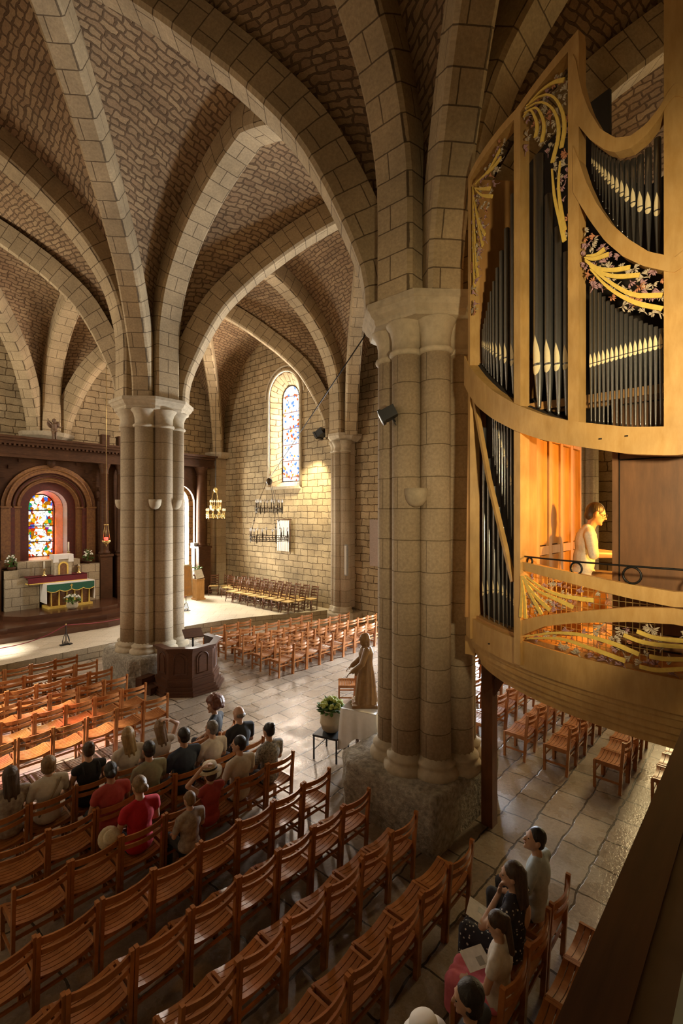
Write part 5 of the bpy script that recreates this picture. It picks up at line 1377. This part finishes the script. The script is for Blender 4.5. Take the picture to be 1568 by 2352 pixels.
# carved saint on the draped table
b = MB()
b.tube([(0, 0, .05), (0, 0, .2), (0, .01, .55), (0, .0, .80), (0, 0, .95), (0, 0, 1.06)], [.20, .185, .15, .125, .14, .10], 18)
for q in range(11):
    a = q * 2 * PI / 11 + .2; b.tube([(.185 * math.cos(a), .185 * math.sin(a), .05), (.15 * math.cos(a + .1), .15 * math.sin(a + .1), .45), (.10 * math.cos(a + .2), .10 * math.sin(a + .2), .85)], [.035, .028, .015], 8)
b.cap((0, .0, 1.03), (0, .015, 1.12), .05); b.ell((0, .035, 1.21), (.072, .088, .10)); b.ell((0, .005, 1.225), (.074, .075, .095)); b.ell((0, .07, 1.135), (.045, .045, .06)); b.cap((0, .115, 1.21), (0, .13, 1.185), .01, .014)
b.cap((0, -.03, 1.19), (0, -.035, 1.09), .05, .04)
for s in (-1, 1):
    e = (.20 * s, .08, .80); w = (.17 * s, .25, .66)
    b.cap((.12 * s, 0, 1.02), e, .065, .06); b.cap(e, w, .058, .045); b.tube([(.20 * s, .08, .80), (.18 * s, .16, .70), (.17 * s, .20, .58)], [.05, .05, .02], 8)
    hand(b, w, (0, .85, -.5), s, (0, .4, 1)); b.cap((.07 * s, .12, .05), (.08 * s, .25, .03), .04, .032)
b.box((0, .03, .025), (.44, .46, .05))
o = fuse('saint_statue', b, M_STAT, .010, None, 2, (6.86, 5.61, 1.002), .74)
tag(o, 'carved wooden statue of a robed saint with outstretched hands on the draped table', 'statue')

# ------------------------------------------------------------------ light
def area(name, loc, rot, sx, sy, power, col):
    l = bpy.data.lights.new(name, 'AREA'); l.shape = 'RECTANGLE'; l.size = sx; l.size_y = sy; l.energy = power; l.color = col
    o = bpy.data.objects.new(name, l); COL.objects.link(o); o.location = loc; o.rotation_euler = rot; return o
RY = PI / 2
DAY = (1, .88, .70)
area('daylight_right_mid', (15.62, 9.0, 7.8), (0, RY, 0), 5.4, 1.5, 600, (1, .96, .92))
area('daylight_right_far', (15.66, 17.33, 8.3), (0, RY, 0), 5.2, 1.3, 2500, DAY)
area('daylight_right_near', (15.62, 1.6, 4.6), (0, RY, 0), 5.2, 1.6, 900, (1, .74, .36))
area('daylight_altar', (6.42, 23.12, 4.0), (-RY, 0, 0), 1.15, 2.9, 150, (1, .93, .8))
area('daylight_side_altar', (12.25, 23.1, 3.8), (-RY, 0, 0), 1.8, 4.2, 3600, (1, .93, .80))
area('daylight_left_far', (-2.6, 17.9, 7.6), (0, -RY, 0), 5.6, 2.0, 1500, DAY)
for c in (10.2, 12.3): area('daylight_left_mid', (-2.5, c, 7.4), (0, -RY, 0), 4.6, 1.7, 80, DAY)
l = bpy.data.lights.new('sun', 'SUN'); l.energy = 26; l.angle = .05; l.color = (1, .95, .86)
o = bpy.data.objects.new('sun', l); COL.objects.link(o); o.location = (-8, 12, 16)
o.rotation_euler = V((1, -.10, -1.5)).to_track_quat('-Z', 'Y').to_euler()
def point(name, loc, p, col, r=.05):
    l = bpy.data.lights.new(name, 'POINT'); l.energy = p; l.color = col; l.shadow_soft_size = r
    o = bpy.data.objects.new(name, l); COL.objects.link(o); o.location = loc; return o
point('music_lamp_bulb', (6.0, .74, 4.70), 330, (1, .44, .07), .04)
point('pedal_lamp_bulb', (5.72, 1.02, 3.62), 30, (1, .55, .12), .04)
area('daylight_door', (16.3, 8.5, 1.8), (0, RY, 0), 3.4, 1.9, 4300, (.86, .93, 1))
l = bpy.data.lights.new('pier_spot', 'SPOT'); l.energy = 3200; l.color = (1, .84, .52); l.spot_size = 1.3; l.spot_blend = .8; l.shadow_soft_size = .08
o = bpy.data.objects.new('pier_spot', l); COL.objects.link(o); o.location = (14.05, 14.42, 7.62); o.rotation_euler = (V((14.95, 16.2, 3.0)) - V((14.05, 14.42, 7.62))).to_track_quat('-Z', 'Y').to_euler()
l = bpy.data.lights.new('organ_spot', 'SPOT'); l.energy = 1350; l.color = (1, .79, .46); l.spot_size = 1.45; l.spot_blend = 1; l.shadow_soft_size = .12  # unseen lamp without a fixture, added to warm and brighten the organ case
o = bpy.data.objects.new('organ_spot', l); COL.objects.link(o); o.location = (1.5, -.6, 5.0); o.rotation_euler = (V((4.95, 1.0, 5.4)) - V((1.5, -.6, 5.0))).to_track_quat('-Z', 'Y').to_euler()
w = bpy.data.worlds.new('world'); SC.world = w; w.use_nodes = True
w.node_tree.nodes['Background'].inputs[0].default_value = (.8, .9, 1, 1); w.node_tree.nodes['Background'].inputs[1].default_value = .15

# ------------------------------------------------------------------ camera
cam = bpy.data.cameras.new('camera'); co = bpy.data.objects.new('camera', cam); COL.objects.link(co)
co.location = (0, 0, 4.55); co.rotation_euler = (PI / 2, 0, -math.atan2(.741, .672))
cam.sensor_fit = 'HORIZONTAL'; cam.sensor_width = 24; cam.lens = 1100 / 1568 * 24; cam.clip_start = .02; cam.clip_end = 200
SC.camera = co
vs_ = SC.view_settings; vs_.view_transform = 'Standard'; vs_.look = 'None'; vs_.gamma = 1; vs_.use_curve_mapping = False; vs_.exposure = -0.65
SC.cycles.use_adaptive_sampling = True; SC.cycles.adaptive_threshold = .03
SC.cycles.max_bounces = 5; SC.cycles.diffuse_bounces = 4; SC.cycles.glossy_bounces = 2; SC.cycles.transparent_max_bounces = 6
SC.cycles.caustics_reflective = False; SC.cycles.caustics_refractive = False; SC.cycles.sample_clamp_indirect = 6
